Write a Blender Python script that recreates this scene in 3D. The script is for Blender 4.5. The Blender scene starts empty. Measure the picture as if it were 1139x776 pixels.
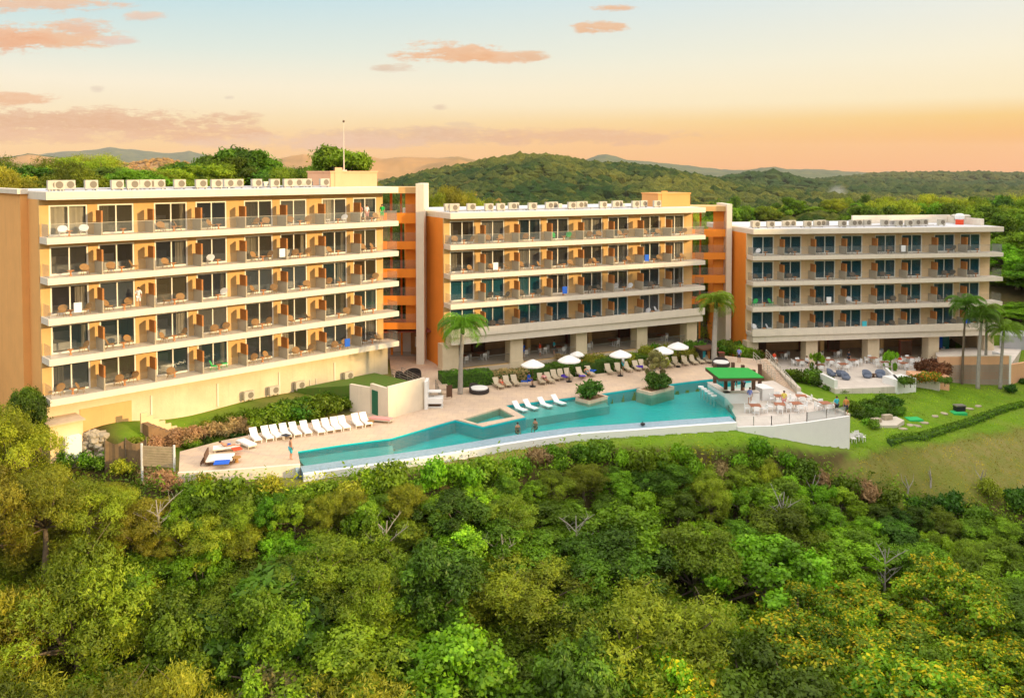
import bpy, math, random
import numpy as np
from mathutils import Vector, Matrix
R = math.radians
rnd = random.Random(7)
rs = np.random.RandomState(11)
SC = bpy.context.scene
COL = SC.collection
# ------------------------------------------------------------------ camera
F, PITCH, HY, CAMZ = 950.0, 0.037, 191.3, 22.9
CY = HY + F * math.tan(PITCH)
cam = bpy.data.cameras.new('camera'); cam_o = bpy.data.objects.new('camera', cam); COL.objects.link(cam_o)
cam.sensor_width = 36.0; cam.lens = F / 1139 * 36
cam.shift_y = -(388 - CY) / 1139
cam.clip_start = 0.5; cam.clip_end = 60000
cam_o.location = (0, 0, CAMZ); cam_o.rotation_euler = (R(90) - PITCH, 0, 0)
SC.camera = cam_o
# ------------------------------------------------------------------ sky, sun, exposure
SUN_DIR = Vector((0.90, -0.43, 0)).normalized(); SUN_EL = 13.0
sd = Vector((SUN_DIR.x * math.cos(R(SUN_EL)), SUN_DIR.y * math.cos(R(SUN_EL)), math.sin(R(SUN_EL))))
sun = bpy.data.lights.new('sun', 'SUN'); sun.energy = 3.4; sun.angle = R(1.2); sun.color = (1.0, 0.72, 0.34)
sun_o = bpy.data.objects.new('sun', sun); COL.objects.link(sun_o)
sun_o.rotation_euler = (-sd).to_track_quat('-Z', 'Y').to_euler()
SC.view_settings.view_transform = 'Standard'; SC.view_settings.look = 'None'
SC.view_settings.exposure = 0.50; SC.view_settings.gamma = 1.0
SC.view_settings.use_curve_mapping = False
SC.render.engine = 'CYCLES'
SC.cycles.use_denoising = True
SC.cycles.max_bounces = 6; SC.cycles.diffuse_bounces = 3; SC.cycles.glossy_bounces = 3
SC.cycles.transmission_bounces = 4; SC.cycles.transparent_max_bounces = 12; SC.cycles.volume_bounces = 0

def srgb(r, g, b):
    def c(v):
        v /= 255.0
        return v / 12.92 if v <= 0.04045 else ((v + 0.055) / 1.055) ** 2.4
    return (c(r), c(g), c(b), 1.0)

class NT:
    """small node-tree helper"""
    def __init__(s, tree): s.t = tree; s.n = tree.nodes; s.l = tree.links
    def new(s, ty, **kw):
        n = s.n.new(ty)
        for k, v in kw.items(): setattr(n, k, v)
        return n
    def link(s, a, b): s.l.new(a, b)
    def put(s, sock, v):
        if isinstance(v, bpy.types.NodeSocket): s.l.new(v, sock)
        else: sock.default_value = v
    def math(s, op, a, b=None, c=None, clamp=False):
        n = s.new('ShaderNodeMath', operation=op); n.use_clamp = clamp
        s.put(n.inputs[0], a)
        if b is not None: s.put(n.inputs[1], b)
        if c is not None: s.put(n.inputs[2], c)
        return n.outputs[0]
    def mix(s, f, a, b, mode='MIX'):
        n = s.new('ShaderNodeMix', data_type='RGBA', blend_type=mode)
        s.put(n.inputs[0], f); s.put(n.inputs[6], a); s.put(n.inputs[7], b)
        return n.outputs[2]
    def ramp(s, f, stops, interp='LINEAR'):
        n = s.new('ShaderNodeValToRGB'); cr = n.color_ramp; cr.interpolation = interp
        while len(cr.elements) > 1: cr.elements.remove(cr.elements[-1])
        cr.elements[0].position = stops[0][0]; cr.elements[0].color = stops[0][1]
        for p, c in stops[1:]:
            e = cr.elements.new(p); e.color = c
        s.put(n.inputs[0], f)
        return n.outputs[0]
    def noise(s, vec, scale, detail=4, rough=0.6):
        n = s.new('ShaderNodeTexNoise'); n.inputs['Scale'].default_value = scale
        n.inputs['Detail'].default_value = detail; n.inputs['Roughness'].default_value = rough
        if vec is not None: s.put(n.inputs['Vector'], vec)
        return n.outputs[0]

world = bpy.data.worlds.new('World'); SC.world = world; world.use_nodes = True
w = NT(world.node_tree); w.n.clear()
tc = w.new('ShaderNodeTexCoord'); sep = w.new('ShaderNodeSeparateXYZ'); w.link(tc.outputs['Generated'], sep.inputs[0])
X, Y, Z = sep.outputs
el = w.math('MULTIPLY', w.math('ARCSINE', w.math('MAXIMUM', Z, 0.0)), 180 / math.pi)
side = w.math('MULTIPLY_ADD', X, 0.9, 0.5, clamp=True)      # 0 = left of the view, 1 = right
def stops(l): return [(e / 60.0, srgb(*c)) for e, c in l]
elf = w.math('DIVIDE', el, 60.0)
gl = w.ramp(elf, stops([(0, (250, 184, 88)), (1.6, (251, 202, 112)), (3.2, (252, 230, 184)), (5.5, (251, 241, 216)), (7.8, (218, 234, 226)), (11.5, (176, 220, 232)), (20, (206, 214, 216)), (60, (218, 216, 214))]))
gr = w.ramp(elf, stops([(0, (248, 156, 34)), (2.0, (250, 174, 40)), (3.3, (250, 202, 104)), (4.4, (254, 234, 186)), (7, (252, 242, 212)), (11.5, (232, 238, 234)), (20, (226, 222, 214)), (60, (222, 218, 214))]))
grad = w.mix(side, gl, gr)
sky = w.new('ShaderNodeTexSky', sky_type='NISHITA'); sky.sun_disc = False
sky.sun_elevation = R(SUN_EL); sky.sun_rotation = math.atan2(SUN_DIR.x, SUN_DIR.y)
sky.air_density = 1.2; sky.dust_density = 2.0
skyc = w.mix(1.0, sky.outputs[0], (0.10, 0.10, 0.10, 1), 'MULTIPLY')
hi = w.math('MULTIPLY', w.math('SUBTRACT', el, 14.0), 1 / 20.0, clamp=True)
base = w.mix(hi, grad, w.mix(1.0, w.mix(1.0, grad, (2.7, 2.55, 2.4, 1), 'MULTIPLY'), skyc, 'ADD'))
# clouds: soft ellipses given by direction, broken up by noise
yy = w.math('MAXIMUM', Y, 0.05)
ta = w.math('DIVIDE', X, yy); te = w.math('DIVIDE', Z, yy)
def te_of(py): return math.tan(math.atan((CY - py) / F) - PITCH)
cv = w.new('ShaderNodeCombineXYZ'); w.link(w.math('MULTIPLY', ta, 1.0), cv.inputs[0]); w.link(w.math('MULTIPLY', te, 3.6), cv.inputs[1])
n1 = w.noise(cv.outputs[0], 14, 6, 0.62); n2 = w.noise(cv.outputs[0], 60, 8, 0.75)
CLOUDS = [  # px, py, half width, half height, strength, colour
    (55, 4, 75, 9, 1.15, (246, 190, 152)), (60, 40, 62, 13, 1.1, (248, 182, 130)), (18, 44, 46, 12, 1.2, (244, 168, 118)), (90, 30, 34, 8, 1.0, (240, 190, 160)),
    (165, 19, 22, 5, .85, (238, 200, 180)), (130, 45, 26, 4, .7, (236, 205, 190)),
    (495, 58, 52, 10, 1.15, (246, 172, 112)), (560, 63, 40, 6, .95, (246, 178, 122)), (440, 76, 24, 4, .8, (226, 196, 170)), (590, 62, 22, 5, .9, (238, 184, 140)),
    (666, 31, 28, 6, 1.2, (243, 176, 118)), (684, 9, 24, 4, 1.05, (243, 178, 124)),
    (20, 110, 55, 6, 1.1, (244, 174, 118)), (85, 136, 170, 13, 1.35, (226, 152, 92)), (225, 148, 80, 8, 1.15, (232, 154, 84)),
    (60, 150, 120, 8, .9, (240, 170, 104)), (470, 152, 150, 9, 1.0, (222, 162, 112)), (640, 152, 130, 8, 1.05, (236, 162, 84)), (350, 158, 140, 8, .9, (238, 176, 122)),
    (490, 119, 8, 3, .5, (214, 178, 150)), (110, 99, 8, 3, .45, (214, 190, 172)), (512, 138, 16, 3, .5, (226, 186, 150)), (256, 109, 6, 2, .45, (214, 190, 172))]
col = base
for (px, py, wx, wy, st, c) in CLOUDS:
    dx = w.math('DIVIDE', w.math('SUBTRACT', ta, (px - 569.5) / F), wx * 1.15 / F)
    dy = w.math('DIVIDE', w.math('SUBTRACT', te, te_of(py)), wy * 1.3 / F)
    rr = w.math('ADD', w.math('MULTIPLY', dx, dx), w.math('MULTIPLY', dy, dy))
    g = w.math('MULTIPLY', w.math('SUBTRACT', 1.0, rr), 0.75)
    m = w.math('ADD', g, w.math('MULTIPLY', w.math('SUBTRACT', n1, 0.5), 3.2))
    m = w.math('ADD', m, w.math('MULTIPLY', w.math('SUBTRACT', n2, 0.5), 2.2))
    m = w.math('MULTIPLY', w.math('MULTIPLY', m, 1.7 * st, clamp=True), w.math('MULTIPLY', w.math('SUBTRACT', 1.9, rr), 1.0, clamp=True))
    m = w.math('MULTIPLY', w.math('MULTIPLY', m, 0.86), w.math('GREATER_THAN', Y, 0.06))
    top = w.math('MULTIPLY_ADD', dy, 0.28, 0.45, clamp=True)
    lit = w.mix(w.math('MULTIPLY', top, w.math('MULTIPLY_ADD', n2, 1.6, -0.35, clamp=True)), srgb(*[int(v * .96) for v in c]), srgb(254, 232, 200))
    col = w.mix(m, col, lit)
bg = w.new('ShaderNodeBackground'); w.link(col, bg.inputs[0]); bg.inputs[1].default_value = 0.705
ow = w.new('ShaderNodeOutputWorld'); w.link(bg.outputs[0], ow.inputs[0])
try: world.cycles.sampling_method = 'MANUAL'; world.cycles.sample_map_resolution = 512
except Exception: pass

# ------------------------------------------------------------------ helpers
def at(px, py, z):
    """world point at height z seen at photo pixel (px, py)"""
    x = (px - 569.5) / F; v = -(py - CY) / F
    c, s = math.cos(PITCH), math.sin(PITCH)
    yy = c + v * s; zz = v * c - s
    k = (z - CAMZ) / zz
    return Vector((x * k, yy * k, z))
def ad(px, py, d):
    """world point at depth d seen at photo pixel (px, py)"""
    x = (px - 569.5) / F; v = -(py - CY) / F
    c, s = math.cos(PITCH), math.sin(PITCH)
    yy = c + v * s; zz = v * c - s
    return Vector((x * d / yy, d, CAMZ + zz * d / yy))

def tag(o, label=None, cat=None, group=None, kind=None):
    if label: o['label'] = label
    if cat: o['category'] = cat
    if group: o['group'] = group
    if kind: o['kind'] = kind
    return o
def empty(name, loc=(0, 0, 0), rz=0.0, label=None, cat=None, group=None):
    o = bpy.data.objects.new(name, None); COL.objects.link(o)
    o.empty_display_size = 0.3
    o.location = loc; o.rotation_euler = (0, 0, rz)
    return tag(o, label, cat, group)
KIDS = {}
def link(o, parent=None):
    COL.objects.link(o)
    if parent is not None:
        o.parent = parent; KIDS.setdefault(parent.name, []).append(o)
    return o
def copy_tree(o, loc=None, rz=None, label=None, parent=None, scale=None, group=None):
    c = o.copy(); link(c, parent)
    if loc is not None: c.location = loc
    if rz is not None: c.rotation_euler = (0, 0, rz)
    if label: c['label'] = label
    if group: c['group'] = group
    if scale is not None: c.scale = (scale,) * 3 if not hasattr(scale, '__len__') else scale
    for ch in KIDS.get(o.name, []): copy_tree(ch, parent=c)
    return c

class MB:
    """collects shapes; build() makes ONE mesh object"""
    def __init__(s): s.v = []; s.f = []; s.m = []; s.sm = []; s.cur = 0; s.smooth = False
    def add(s, vs, fs):
        n = len(s.v); s.v += [tuple(p) for p in vs]
        for f in fs: s.f.append(tuple(i + n for i in f)); s.m.append(s.cur); s.sm.append(s.smooth)
        return s
    def box(s, x0, x1, y0, y1, z0, z1, M=None):
        vs = [Vector(p) for p in ((x0, y0, z0), (x1, y0, z0), (x1, y1, z0), (x0, y1, z0), (x0, y0, z1), (x1, y0, z1), (x1, y1, z1), (x0, y1, z1))]
        if M is not None: vs = [M @ p for p in vs]
        return s.add(vs, [(0, 3, 2, 1), (4, 5, 6, 7), (0, 1, 5, 4), (1, 2, 6, 5), (2, 3, 7, 6), (3, 0, 4, 7)])
    def prism(s, pts, z0, z1):
        """pts counter-clockwise polygon (x,y) or (x,y,ztop)"""
        n = len(pts)
        top = [(p[0], p[1], p[2] if len(p) > 2 else z1) for p in pts]; bot = [(p[0], p[1], z0) for p in pts]
        return s.add(bot + top, [tuple(reversed(range(n))), tuple(range(n, 2 * n))] + [(i, (i + 1) % n, n + (i + 1) % n, n + i) for i in range(n)])
    def tube(s, path, rad, n=6, cap=True):
        path = [Vector(p) for p in path]
        if not hasattr(rad, '__len__'): rad = [rad] * len(path)
        vs = []; fs = []
        for i, p in enumerate(path):
            d = (path[min(i + 1, len(path) - 1)] - path[max(i - 1, 0)])
            if d.length < 1e-9: d = Vector((0, 0, 1))
            d.normalize()
            a = d.cross(Vector((0, 0, 1)) if abs(d.z) < .95 else Vector((1, 0, 0))).normalized(); b = d.cross(a)
            for k in range(n):
                t = 2 * math.pi * k / n
                vs.append(p + (a * math.cos(t) + b * math.sin(t)) * rad[i])
        for i in range(len(path) - 1):
            for k in range(n):
                fs.append((i * n + k, (i + 1) * n + k, (i + 1) * n + (k + 1) % n, i * n + (k + 1) % n))
        if cap:
            fs.append(tuple(range(n))); fs.append(tuple(reversed(range((len(path) - 1) * n, len(path) * n))))
        return s.add(vs, fs)
    def lathe(s, prof, n=16, c=(0, 0, 0), squash=1.0):
        vs = []; fs = []
        for r, z in prof:
            for k in range(n):
                t = 2 * math.pi * k / n
                vs.append((c[0] + r * math.cos(t), c[1] + r * math.sin(t) * squash, c[2] + z))
        for i in range(len(prof) - 1):
            for k in range(n):
                fs.append((i * n + k, i * n + (k + 1) % n, (i + 1) * n + (k + 1) % n, (i + 1) * n + k))
        fs.append(tuple(reversed(range(n)))); fs.append(tuple(range((len(prof) - 1) * n, len(prof) * n)))
        return s.add(vs, fs)
    def build(s, name, mats, parent=None, loc=None, rz=None):
        me = bpy.data.meshes.new(name)
        me.from_pydata(s.v, [], s.f)
        if not isinstance(mats, (list, tuple)): mats = [mats]
        for m in mats: me.materials.append(m)
        me.polygons.foreach_set('material_index', s.m)
        me.polygons.foreach_set('use_smooth', s.sm)
        me.update()
        o = bpy.data.objects.new(name, me); link(o, parent)
        if loc is not None: o.location = loc
        if rz is not None: o.rotation_euler = (0, 0, rz)
        return o
def fast_mesh(name, V, Q, mats, tint=None, smooth=False):
    """V (n,3) float, Q (m,k) int; tint (n,3)"""
    me = bpy.data.meshes.new(name)
    V = np.asarray(V, np.float32); Q = np.asarray(Q, np.int32); k = Q.shape[1]
    me.vertices.add(len(V)); me.vertices.foreach_set('co', V.ravel())
    me.loops.add(Q.size); me.loops.foreach_set('vertex_index', Q.ravel())
    me.polygons.add(len(Q)); me.polygons.foreach_set('loop_start', np.arange(0, Q.size, k, dtype=np.int32))
    me.polygons.foreach_set('use_smooth', np.full(len(Q), smooth))
    me.update(calc_edges=True)
    if tint is not None:
        a = me.attributes.new('tint', 'FLOAT_COLOR', 'POINT')
        t = np.ones((len(V), 4), np.float32); t[:, :3] = tint
        a.data.foreach_set('color', t.ravel())
    if not isinstance(mats, (list, tuple)): mats = [mats]
    for m in mats: me.materials.append(m)
    return me

# ------------------------------------------------------------------ materials
MATS = {}
def mat(name, c, rough=0.75, var=0.0, scale=2.0, metal=0.0, spec=0.3, bump=0.0, bscale=20.0, c2=None, stain=0.0, joints=None):
    m = bpy.data.materials.new(name); m.use_nodes = True
    t = NT(m.node_tree); b = t.n['Principled BSDF']
    b.inputs['Roughness'].default_value = rough; b.inputs['Metallic'].default_value = metal
    b.inputs['Specular IOR Level'].default_value = spec
    g = t.new('ShaderNodeNewGeometry')
    c = tuple(c) + (1,) if len(c) == 3 else c
    out = None
    if var > 0 or c2:
        n = t.noise(g.outputs['Position'], scale, 5, .65)
        f = t.math('MULTIPLY_ADD', t.math('SUBTRACT', n, .5), 2.2, .5, clamp=True)
        d = c2 + (1,) if c2 and len(c2) == 3 else c2
        d = d or tuple(v * (1 - var) for v in c[:3]) + (1,)
        out = t.mix(f, c, d)
    if stain > 0:
        mp = t.new('ShaderNodeMapping'); t.link(g.outputs['Position'], mp.inputs[0]); mp.inputs['Scale'].default_value = (1.6, 1.6, .12)
        n = t.noise(mp.outputs[0], 1.5, 5, .7)
        f = t.math('MULTIPLY_ADD', n, 3.5 , -1.9, clamp=True)
        out = t.mix(t.math('MULTIPLY', f, stain), out if out is not None else c, tuple(v * .45 for v in c[:3]) + (1,))
    if joints:
        br = t.new('ShaderNodeTexBrick'); t.link(g.outputs['Position'], br.inputs['Vector']); br.inputs['Scale'].default_value = 1.0
        br.offset = 0.5; br.inputs['Brick Width'].default_value = joints[0]; br.inputs['Row Height'].default_value = joints[1]; br.inputs['Mortar Size'].default_value = .03
        br.inputs['Color1'].default_value = (1, 1, 1, 1); br.inputs['Color2'].default_value = (.94, .93, .92, 1); br.inputs['Mortar'].default_value = (.86, .84, .82, 1)
        out = t.mix(1.0, out if out is not None else c, br.outputs['Color'], 'MULTIPLY')
    if out is not None: t.link(out, b.inputs['Base Color'])
    else: b.inputs['Base Color'].default_value = c
    if bump > 0:
        bn = t.new('ShaderNodeBump'); bn.inputs['Strength'].default_value = bump; bn.inputs['Distance'].default_value = .05
        t.link(t.noise(g.outputs['Position'], bscale, 4, .6), bn.inputs['Height']); t.link(bn.outputs[0], b.inputs['Normal'])
    MATS[name] = m
    return m
cream = mat('cream_stucco', (.71, .45, .19), .85, .16, .6, stain=.4, bump=.2)
cream_b = mat('beige_stucco', (.82, .60, .35), .85, .15, .6, stain=.35, bump=.2)
tan = mat('tan_stucco', (.88, .45, .15), .85, .12, .5, stain=.3)
orange = mat('orange_stucco', (.90, .30, .035), .85, .1, .5, stain=.25)
peach = mat('peach_stucco', (.80, .44, .25), .85, .12, .5, stain=.25)
white = mat('white_paint', (.78, .69, .57), .6, .1, 1.2, stain=.26)
whitec = mat('white_clean', (.82, .81, .79), .5, .05, 2)
soffit = mat('slab_concrete', (.60, .52, .42), .8, .1, 1)
frame_m = mat('window_frame', (.86, .82, .74), .4)
orange_panel = mat('wood_panel', (.50, .20, .055), .6, .3, 2.5)
div_low = mat('divider_stucco', (.52, .44, .33), .85, .1, 1)
room_m = mat('room_wall', (.50, .41, .30), .9, .1, 1)
floor_tile = mat('room_floor', (.40, .33, .26), .6, .1, 1)
curtain_m = mat('curtain_cloth', (.62, .55, .44), .9, .15, 3)
bed_m = mat('bed_linen', (.75, .72, .68), .9)
stone = mat('stone_cladding', (.76, .63, .45), .8, .25, .35, c2=(.60, .47, .31), stain=.3, bump=.3, bscale=6)
dark_wood = mat('dark_wood', (.13, .065, .035), .6, .3, 3)
redwood = mat('red_wood', (.30, .08, .05), .6, .3, 3)
wicker_d = mat('dark_wicker', (.045, .035, .03), .7, .3, 8)
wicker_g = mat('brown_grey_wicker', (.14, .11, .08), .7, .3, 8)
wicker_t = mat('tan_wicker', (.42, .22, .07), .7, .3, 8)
metal_m = mat('grey_metal', (.42, .40, .38), .35, metal=.8)
metal_w = mat('white_metal', (.56, .51, .42), .5, .2, 3)
fan_m = mat('fan_grille', (.20, .17, .13), .6)
black_m = mat('black_paint', (.02, .02, .022), .5)
roof_m = mat('roof_membrane', (.62, .62, .64), .7, .15, .5)
deck_m = mat('deck_stone', (.71, .54, .37), .7, .2, .5, c2=(.55, .42, .33), bump=.15, bscale=8, joints=(.9, .9))
deck_w = mat('white_terrace_stone', (.74, .66, .58), .6, .2, .6, joints=(1.2, 1.2))
green_roof = mat('green_canvas', (.012, .33, .04), .7, .12, 1.5)
green_mat = mat('green_mat', (.03, .42, .12), .8)
canvas = mat('white_canvas', (.85, .83, .80), .8, .05, 2)
sling_w = mat('white_sling', (.83, .80, .77), .7)
sling_b = mat('beige_sling', (.56, .47, .33), .7, .15, 3)
blue_t = mat('blue_cloth', (.02, .12, .62), .8); teal_t = mat('teal_cloth', (.05, .45, .55), .8)
purple_t = mat('violet_cloth', (.10, .05, .45), .8); red_t = mat('red_cloth', (.75, .08, .03), .8); green_t = mat('green_cloth', (.02, .50, .10), .8)
yellow_t = mat('yellow_cloth', (.75, .62, .12), .8); pink_t = mat('pink_cloth', (.7, .32, .30), .8); white_t = mat('white_cloth', (.8, .8, .82), .8); dark_t = mat('dark_cloth', (.03, .035, .05), .8)
lav_t = mat('lavender_cloth', (.28, .32, .75), .8)
skin_m = mat('skin', (.50, .25, .15), .6); hair_m = mat('hair', (.03, .02, .012), .7)
terracotta = mat('terracotta', (.60, .24, .07), .7)
grey_wicker = mat('grey_wicker', (.16, .19, .26), .7, .25, 8)
table_brown = mat('brown_tabletop', (.38, .14, .07), .5, .2, 4)
bark = mat('bark', (.20, .15, .10), .9, .4, 4, bump=.4, bscale=14)
bark_g = mat('pale_bark', (.40, .36, .31), .85, .3, 3, bump=.3, bscale=10)
rock_m = mat('rock', (.50, .42, .30), .9, .45, .9, bump=.5, bscale=4)
dirt_m = mat('dirt', (.30, .18, .09), .95, .4, 1.5)
tile_band = mat('pool_edge_tile', (.30, .42, .50), .35, .35, 5)
tile_teal = mat('pool_floor_tile', (.003, .48, .54), .5, .3, .22, c2=(.05, .66, .60))
tile_pale = mat('pool_shelf_tile', (.34, .60, .56), .5, .15, .5)

def glass(name, tint, alpha, rough=.03, spec=.5, fk=.8, vary=False):
    m = bpy.data.materials.new(name); m.use_nodes = True
    t = NT(m.node_tree); t.n.clear()
    o = t.new('ShaderNodeOutputMaterial'); tr = t.new('ShaderNodeBsdfTransparent'); pr = t.new('ShaderNodeBsdfPrincipled'); mx = t.new('ShaderNodeMixShader')
    pr.inputs['Base Color'].default_value = tint + (1,); pr.inputs['Roughness'].default_value = rough; pr.inputs['Specular IOR Level'].default_value = spec
    fr = t.new('ShaderNodeFresnel'); fr.inputs[0].default_value = 1.5
    if vary:
        oi = t.new('ShaderNodeObjectInfo')
        t.link(t.ramp(oi.outputs['Random'], [(0, tint + (1,)), (.35, (.10, .085, .06, 1)), (.6, (.05, .06, .08, 1)), (.8, (.12, .15, .19, 1)), (1, (.20, .20, .20, 1))]), pr.inputs['Base Color'])
        alpha = t.math('MULTIPLY_ADD', t.math('FRACT', t.math('MULTIPLY', oi.outputs['Random'], 5.7)), .42, .08)
    t.link(t.math('ADD', t.math('MULTIPLY', fr.outputs[0], fk), alpha, clamp=True), mx.inputs[0])
    t.link(tr.outputs[0], mx.inputs[1]); t.link(pr.outputs[0], mx.inputs[2]); t.link(mx.outputs[0], o.inputs[0])
    MATS[name] = m
    return m
pane_m = glass('window_glass', (.03, .08, .12), .30, spec=1.0, vary=True)
pane_t = glass('tinted_window_glass', (.02, .12, .17), .45, spec=1.0)
rail_g = glass('railing_glass', (.30, .32, .30), .035, fk=.35)
rail_g2 = glass('clear_railing_glass', (.42, .46, .46), .07, fk=.5)

def water_mat(name, tint, refl=1.0, ripple=.25):
    m = bpy.data.materials.new(name); m.use_nodes = True
    t = NT(m.node_tree); t.n.clear()
    o = t.new('ShaderNodeOutputMaterial'); tr = t.new('ShaderNodeBsdfTransparent'); gl = t.new('ShaderNodeBsdfGlossy'); mx = t.new('ShaderNodeMixShader')
    tr.inputs[0].default_value = tint + (1,); gl.inputs['Roughness'].default_value = .08
    g = t.new('ShaderNodeNewGeometry'); bn = t.new('ShaderNodeBump'); bn.inputs['Strength'].default_value = ripple; bn.inputs['Distance'].default_value = .06
    mp = t.new('ShaderNodeMapping'); t.link(g.outputs['Position'], mp.inputs[0]); mp.inputs['Scale'].default_value = (.7, 1.5, 1)
    t.link(t.noise(mp.outputs[0], 1.3, 4, .6), bn.inputs['Height']); t.link(bn.outputs[0], gl.inputs['Normal'])
    fr = t.new('ShaderNodeFresnel'); fr.inputs[0].default_value = 1.33; t.link(bn.outputs[0], fr.inputs['Normal'])
    t.link(t.math('MULTIPLY', fr.outputs[0], refl, clamp=True), mx.inputs[0])
    t.link(tr.outputs[0], mx.inputs[1]); t.link(gl.outputs[0], mx.inputs[2]); t.link(mx.outputs[0], o.inputs[0])
    return m
water_m = water_mat('pool_water', (.50, .95, .93), refl=1.15, ripple=1.0)

def leaf_mat(name, c, trans=.35, hue=.035, val=.7):
    """leaf colour times the per-leaf 'tint', shifted a little per object"""
    m = bpy.data.materials.new(name); m.use_nodes = True
    t = NT(m.node_tree); t.n.clear()
    o = t.new('ShaderNodeOutputMaterial'); at_ = t.new('ShaderNodeAttribute'); at_.attribute_name = 'tint'
    oi = t.new('ShaderNodeObjectInfo')
    colr = t.mix(1.0, c + (1,), at_.outputs['Color'], 'MULTIPLY')
    hs = t.new('ShaderNodeHueSaturation'); t.link(colr, hs.inputs['Color'])
    t.link(t.math('MULTIPLY_ADD', oi.outputs['Random'], -hue * 1.3, .5 + hue * .35), hs.inputs['Hue'])
    r2 = t.math('FRACT', t.math('MULTIPLY', oi.outputs['Random'], 7.31))
    t.link(t.math('MULTIPLY_ADD', r2, val, 1 - val / 2), hs.inputs['Value'])
    d = t.new('ShaderNodeBsdfDiffuse'); tr = t.new('ShaderNodeBsdfTranslucent'); mx = t.new('ShaderNodeMixShader')
    t.link(hs.outputs[0], d.inputs[0]); t.link(hs.outputs[0], tr.inputs[0]); mx.inputs[0].default_value = trans
    t.link(d.outputs[0], mx.inputs[1]); t.link(tr.outputs[0], mx.inputs[2])
    gl = t.new('ShaderNodeBsdfGlossy'); gl.inputs['Roughness'].default_value = .45; gl.inputs[0].default_value = (.8, .85, .7, 1)
    m2 = t.new('ShaderNodeMixShader'); m2.inputs[0].default_value = .022
    t.link(mx.outputs[0], m2.inputs[1]); t.link(gl.outputs[0], m2.inputs[2]); t.link(m2.outputs[0], o.inputs[0])
    MATS[name] = m
    return m
leaf_green = leaf_mat('green_leaves', (.125, .250, .010))
leaf_bright = leaf_mat('bright_leaves', (.15, .33, .010))
leaf_dark = leaf_mat('dark_leaves', (.070, .165, .010))
leaf_olive = leaf_mat('olive_leaves', (.19, .28, .014))
leaf_gold = leaf_mat('golden_leaves', (.29, .33, .022))
leaf_grey = leaf_mat('greyish_leaves', (.24, .25, .08))
leaf_palm = leaf_mat('palm_leaves', (.13, .26, .018))
leaf_hedge = leaf_mat('hedge_leaves', (.07, .19, .012))
leaf_red = leaf_mat('reddish_leaves', (.17, .07, .03))
leaf_brown = leaf_mat('dry_leaves', (.40, .28, .12))
leaf_flower = leaf_mat('white_flowers', (.75, .68, .62))
# ================================================================== terrain
BLK = [dict(O=Vector((-36.4, 66.7, 0)), ang=R(44.2)), dict(O=Vector((-6.6, 91.5, 0)), ang=R(26.3)), dict(O=Vector((30.0, 105.85, 0)), ang=R(8.5))]
def bl(k, s, t, z=0.0):
    """point of block k: s along its front, t behind it"""
    a = BLK[k]['ang']; O = BLK[k]['O']
    return Vector((O.x + s * math.cos(a) - t * math.sin(a), O.y + s * math.sin(a) + t * math.cos(a), z))
ctrl = []
def cp(px, py, z): ctrl.append(tuple(at(px, py, z)))
def cw(x, y, z): ctrl.append((x, y, z))
# foot of the pool rim and the open lawn
for q in ((60, 500, .6), (20, 520, -.6), (130, 512, .3), (200, 530, .1), (270, 528, .1), (335, 536, -.1), (420, 526, -.15), (490, 517, -.2), (560, 503, -.3), (640, 492, -.3), (700, 488, -.4),
          (760, 482, -.3), (830, 481, -.2), (870, 487, -1.2), (910, 494, -2.1), (947, 500, -2.8)): cp(*q)
for q in ((940, 436, -2.0), (1000, 436, -2.2), (1050, 436, -2.7), (1087, 437, -3.0), (1139, 430, -3.1), (1180, 440, -3.3), (960, 455, -2.4), (960, 480, -2.9), (1000, 470, -2.9), (1065, 460, -3.1), (1000, 500, -3.6),
          (1139, 450, -3.6), (1100, 480, -4.1), (1180, 480, -4.4), (1139, 500, -4.9), (1050, 520, -5.0), (960, 520, -4.6), (1139, 540, -7), (1000, 560, -8), (900, 520, -3.8), (1220, 560, -9)): cp(*q)
for q in ((200, 556, -3), (300, 556, -2.6), (400, 548, -2.4), (500, 538, -2.4), (620, 518, -2.2), (700, 514, -2.2), (800, 508, -2.2), (850, 520, -3.6), (100, 560, -2.5), (-60, 540, -2)): cp(*q)
for x in (-60, -40, -20, 0, 20, 40, 60):
    cw(x, 52, -12.5 - (1.5 if x > 0 else 0)); cw(x, 44, -16 - (2 if x > 0 else 0)); cw(x, 34, -19); cw(x, 20, -22); cw(x, 0, -25); cw(x, -40, -30)
# along and behind the blocks
for s in (2, 8, 16, 24, 32): ctrl.append(tuple(bl(0, s, .5, 1.4)))
for s in (6, 16, 26): ctrl.append(tuple(bl(0, s, -2.5, 1.25)))
ctrl += [tuple(bl(0, -6, 2, 1.0)), tuple(bl(0, -8, 12, 4)), tuple(bl(0, 8, 26, 13)), tuple(bl(0, 26, 27, 12)), tuple(bl(0, -8, 26, 12.5)), tuple(bl(0, 10, 10, 1.2)), tuple(bl(0, 25, 10, 1.2))]
for s in (3, 17, 31): ctrl.append(tuple(bl(1, s, -3, .4))); ctrl.append(tuple(bl(1, s, 8, .6))); ctrl.append(tuple(bl(1, s, 30, 3.0)))
for s in (3, 17): ctrl.append(tuple(bl(2, s, -8, -2.0)))
for s in (3, 17, 31): ctrl.append(tuple(bl(2, s, 8, -1.8))); ctrl.append(tuple(bl(2, s, 28, 2)))
for q in ((5, 78, .1), (20, 84, -.3), (-10, 70, .1), (12, 92, .2), (26, 95, -.2), (-5, 84, .2), (-14, 76, .2), (24, 78, -1.3), (-20, 64, .1)): cw(*q)
cw(72, 112, 0.5); cw(75, 128, 6); cw(66, 130, 5); cw(80, 100, -2); cw(85, 80, -4); cw(80, 60, -8); cw(90, 112, 4); cw(100, 130, 10)
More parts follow.
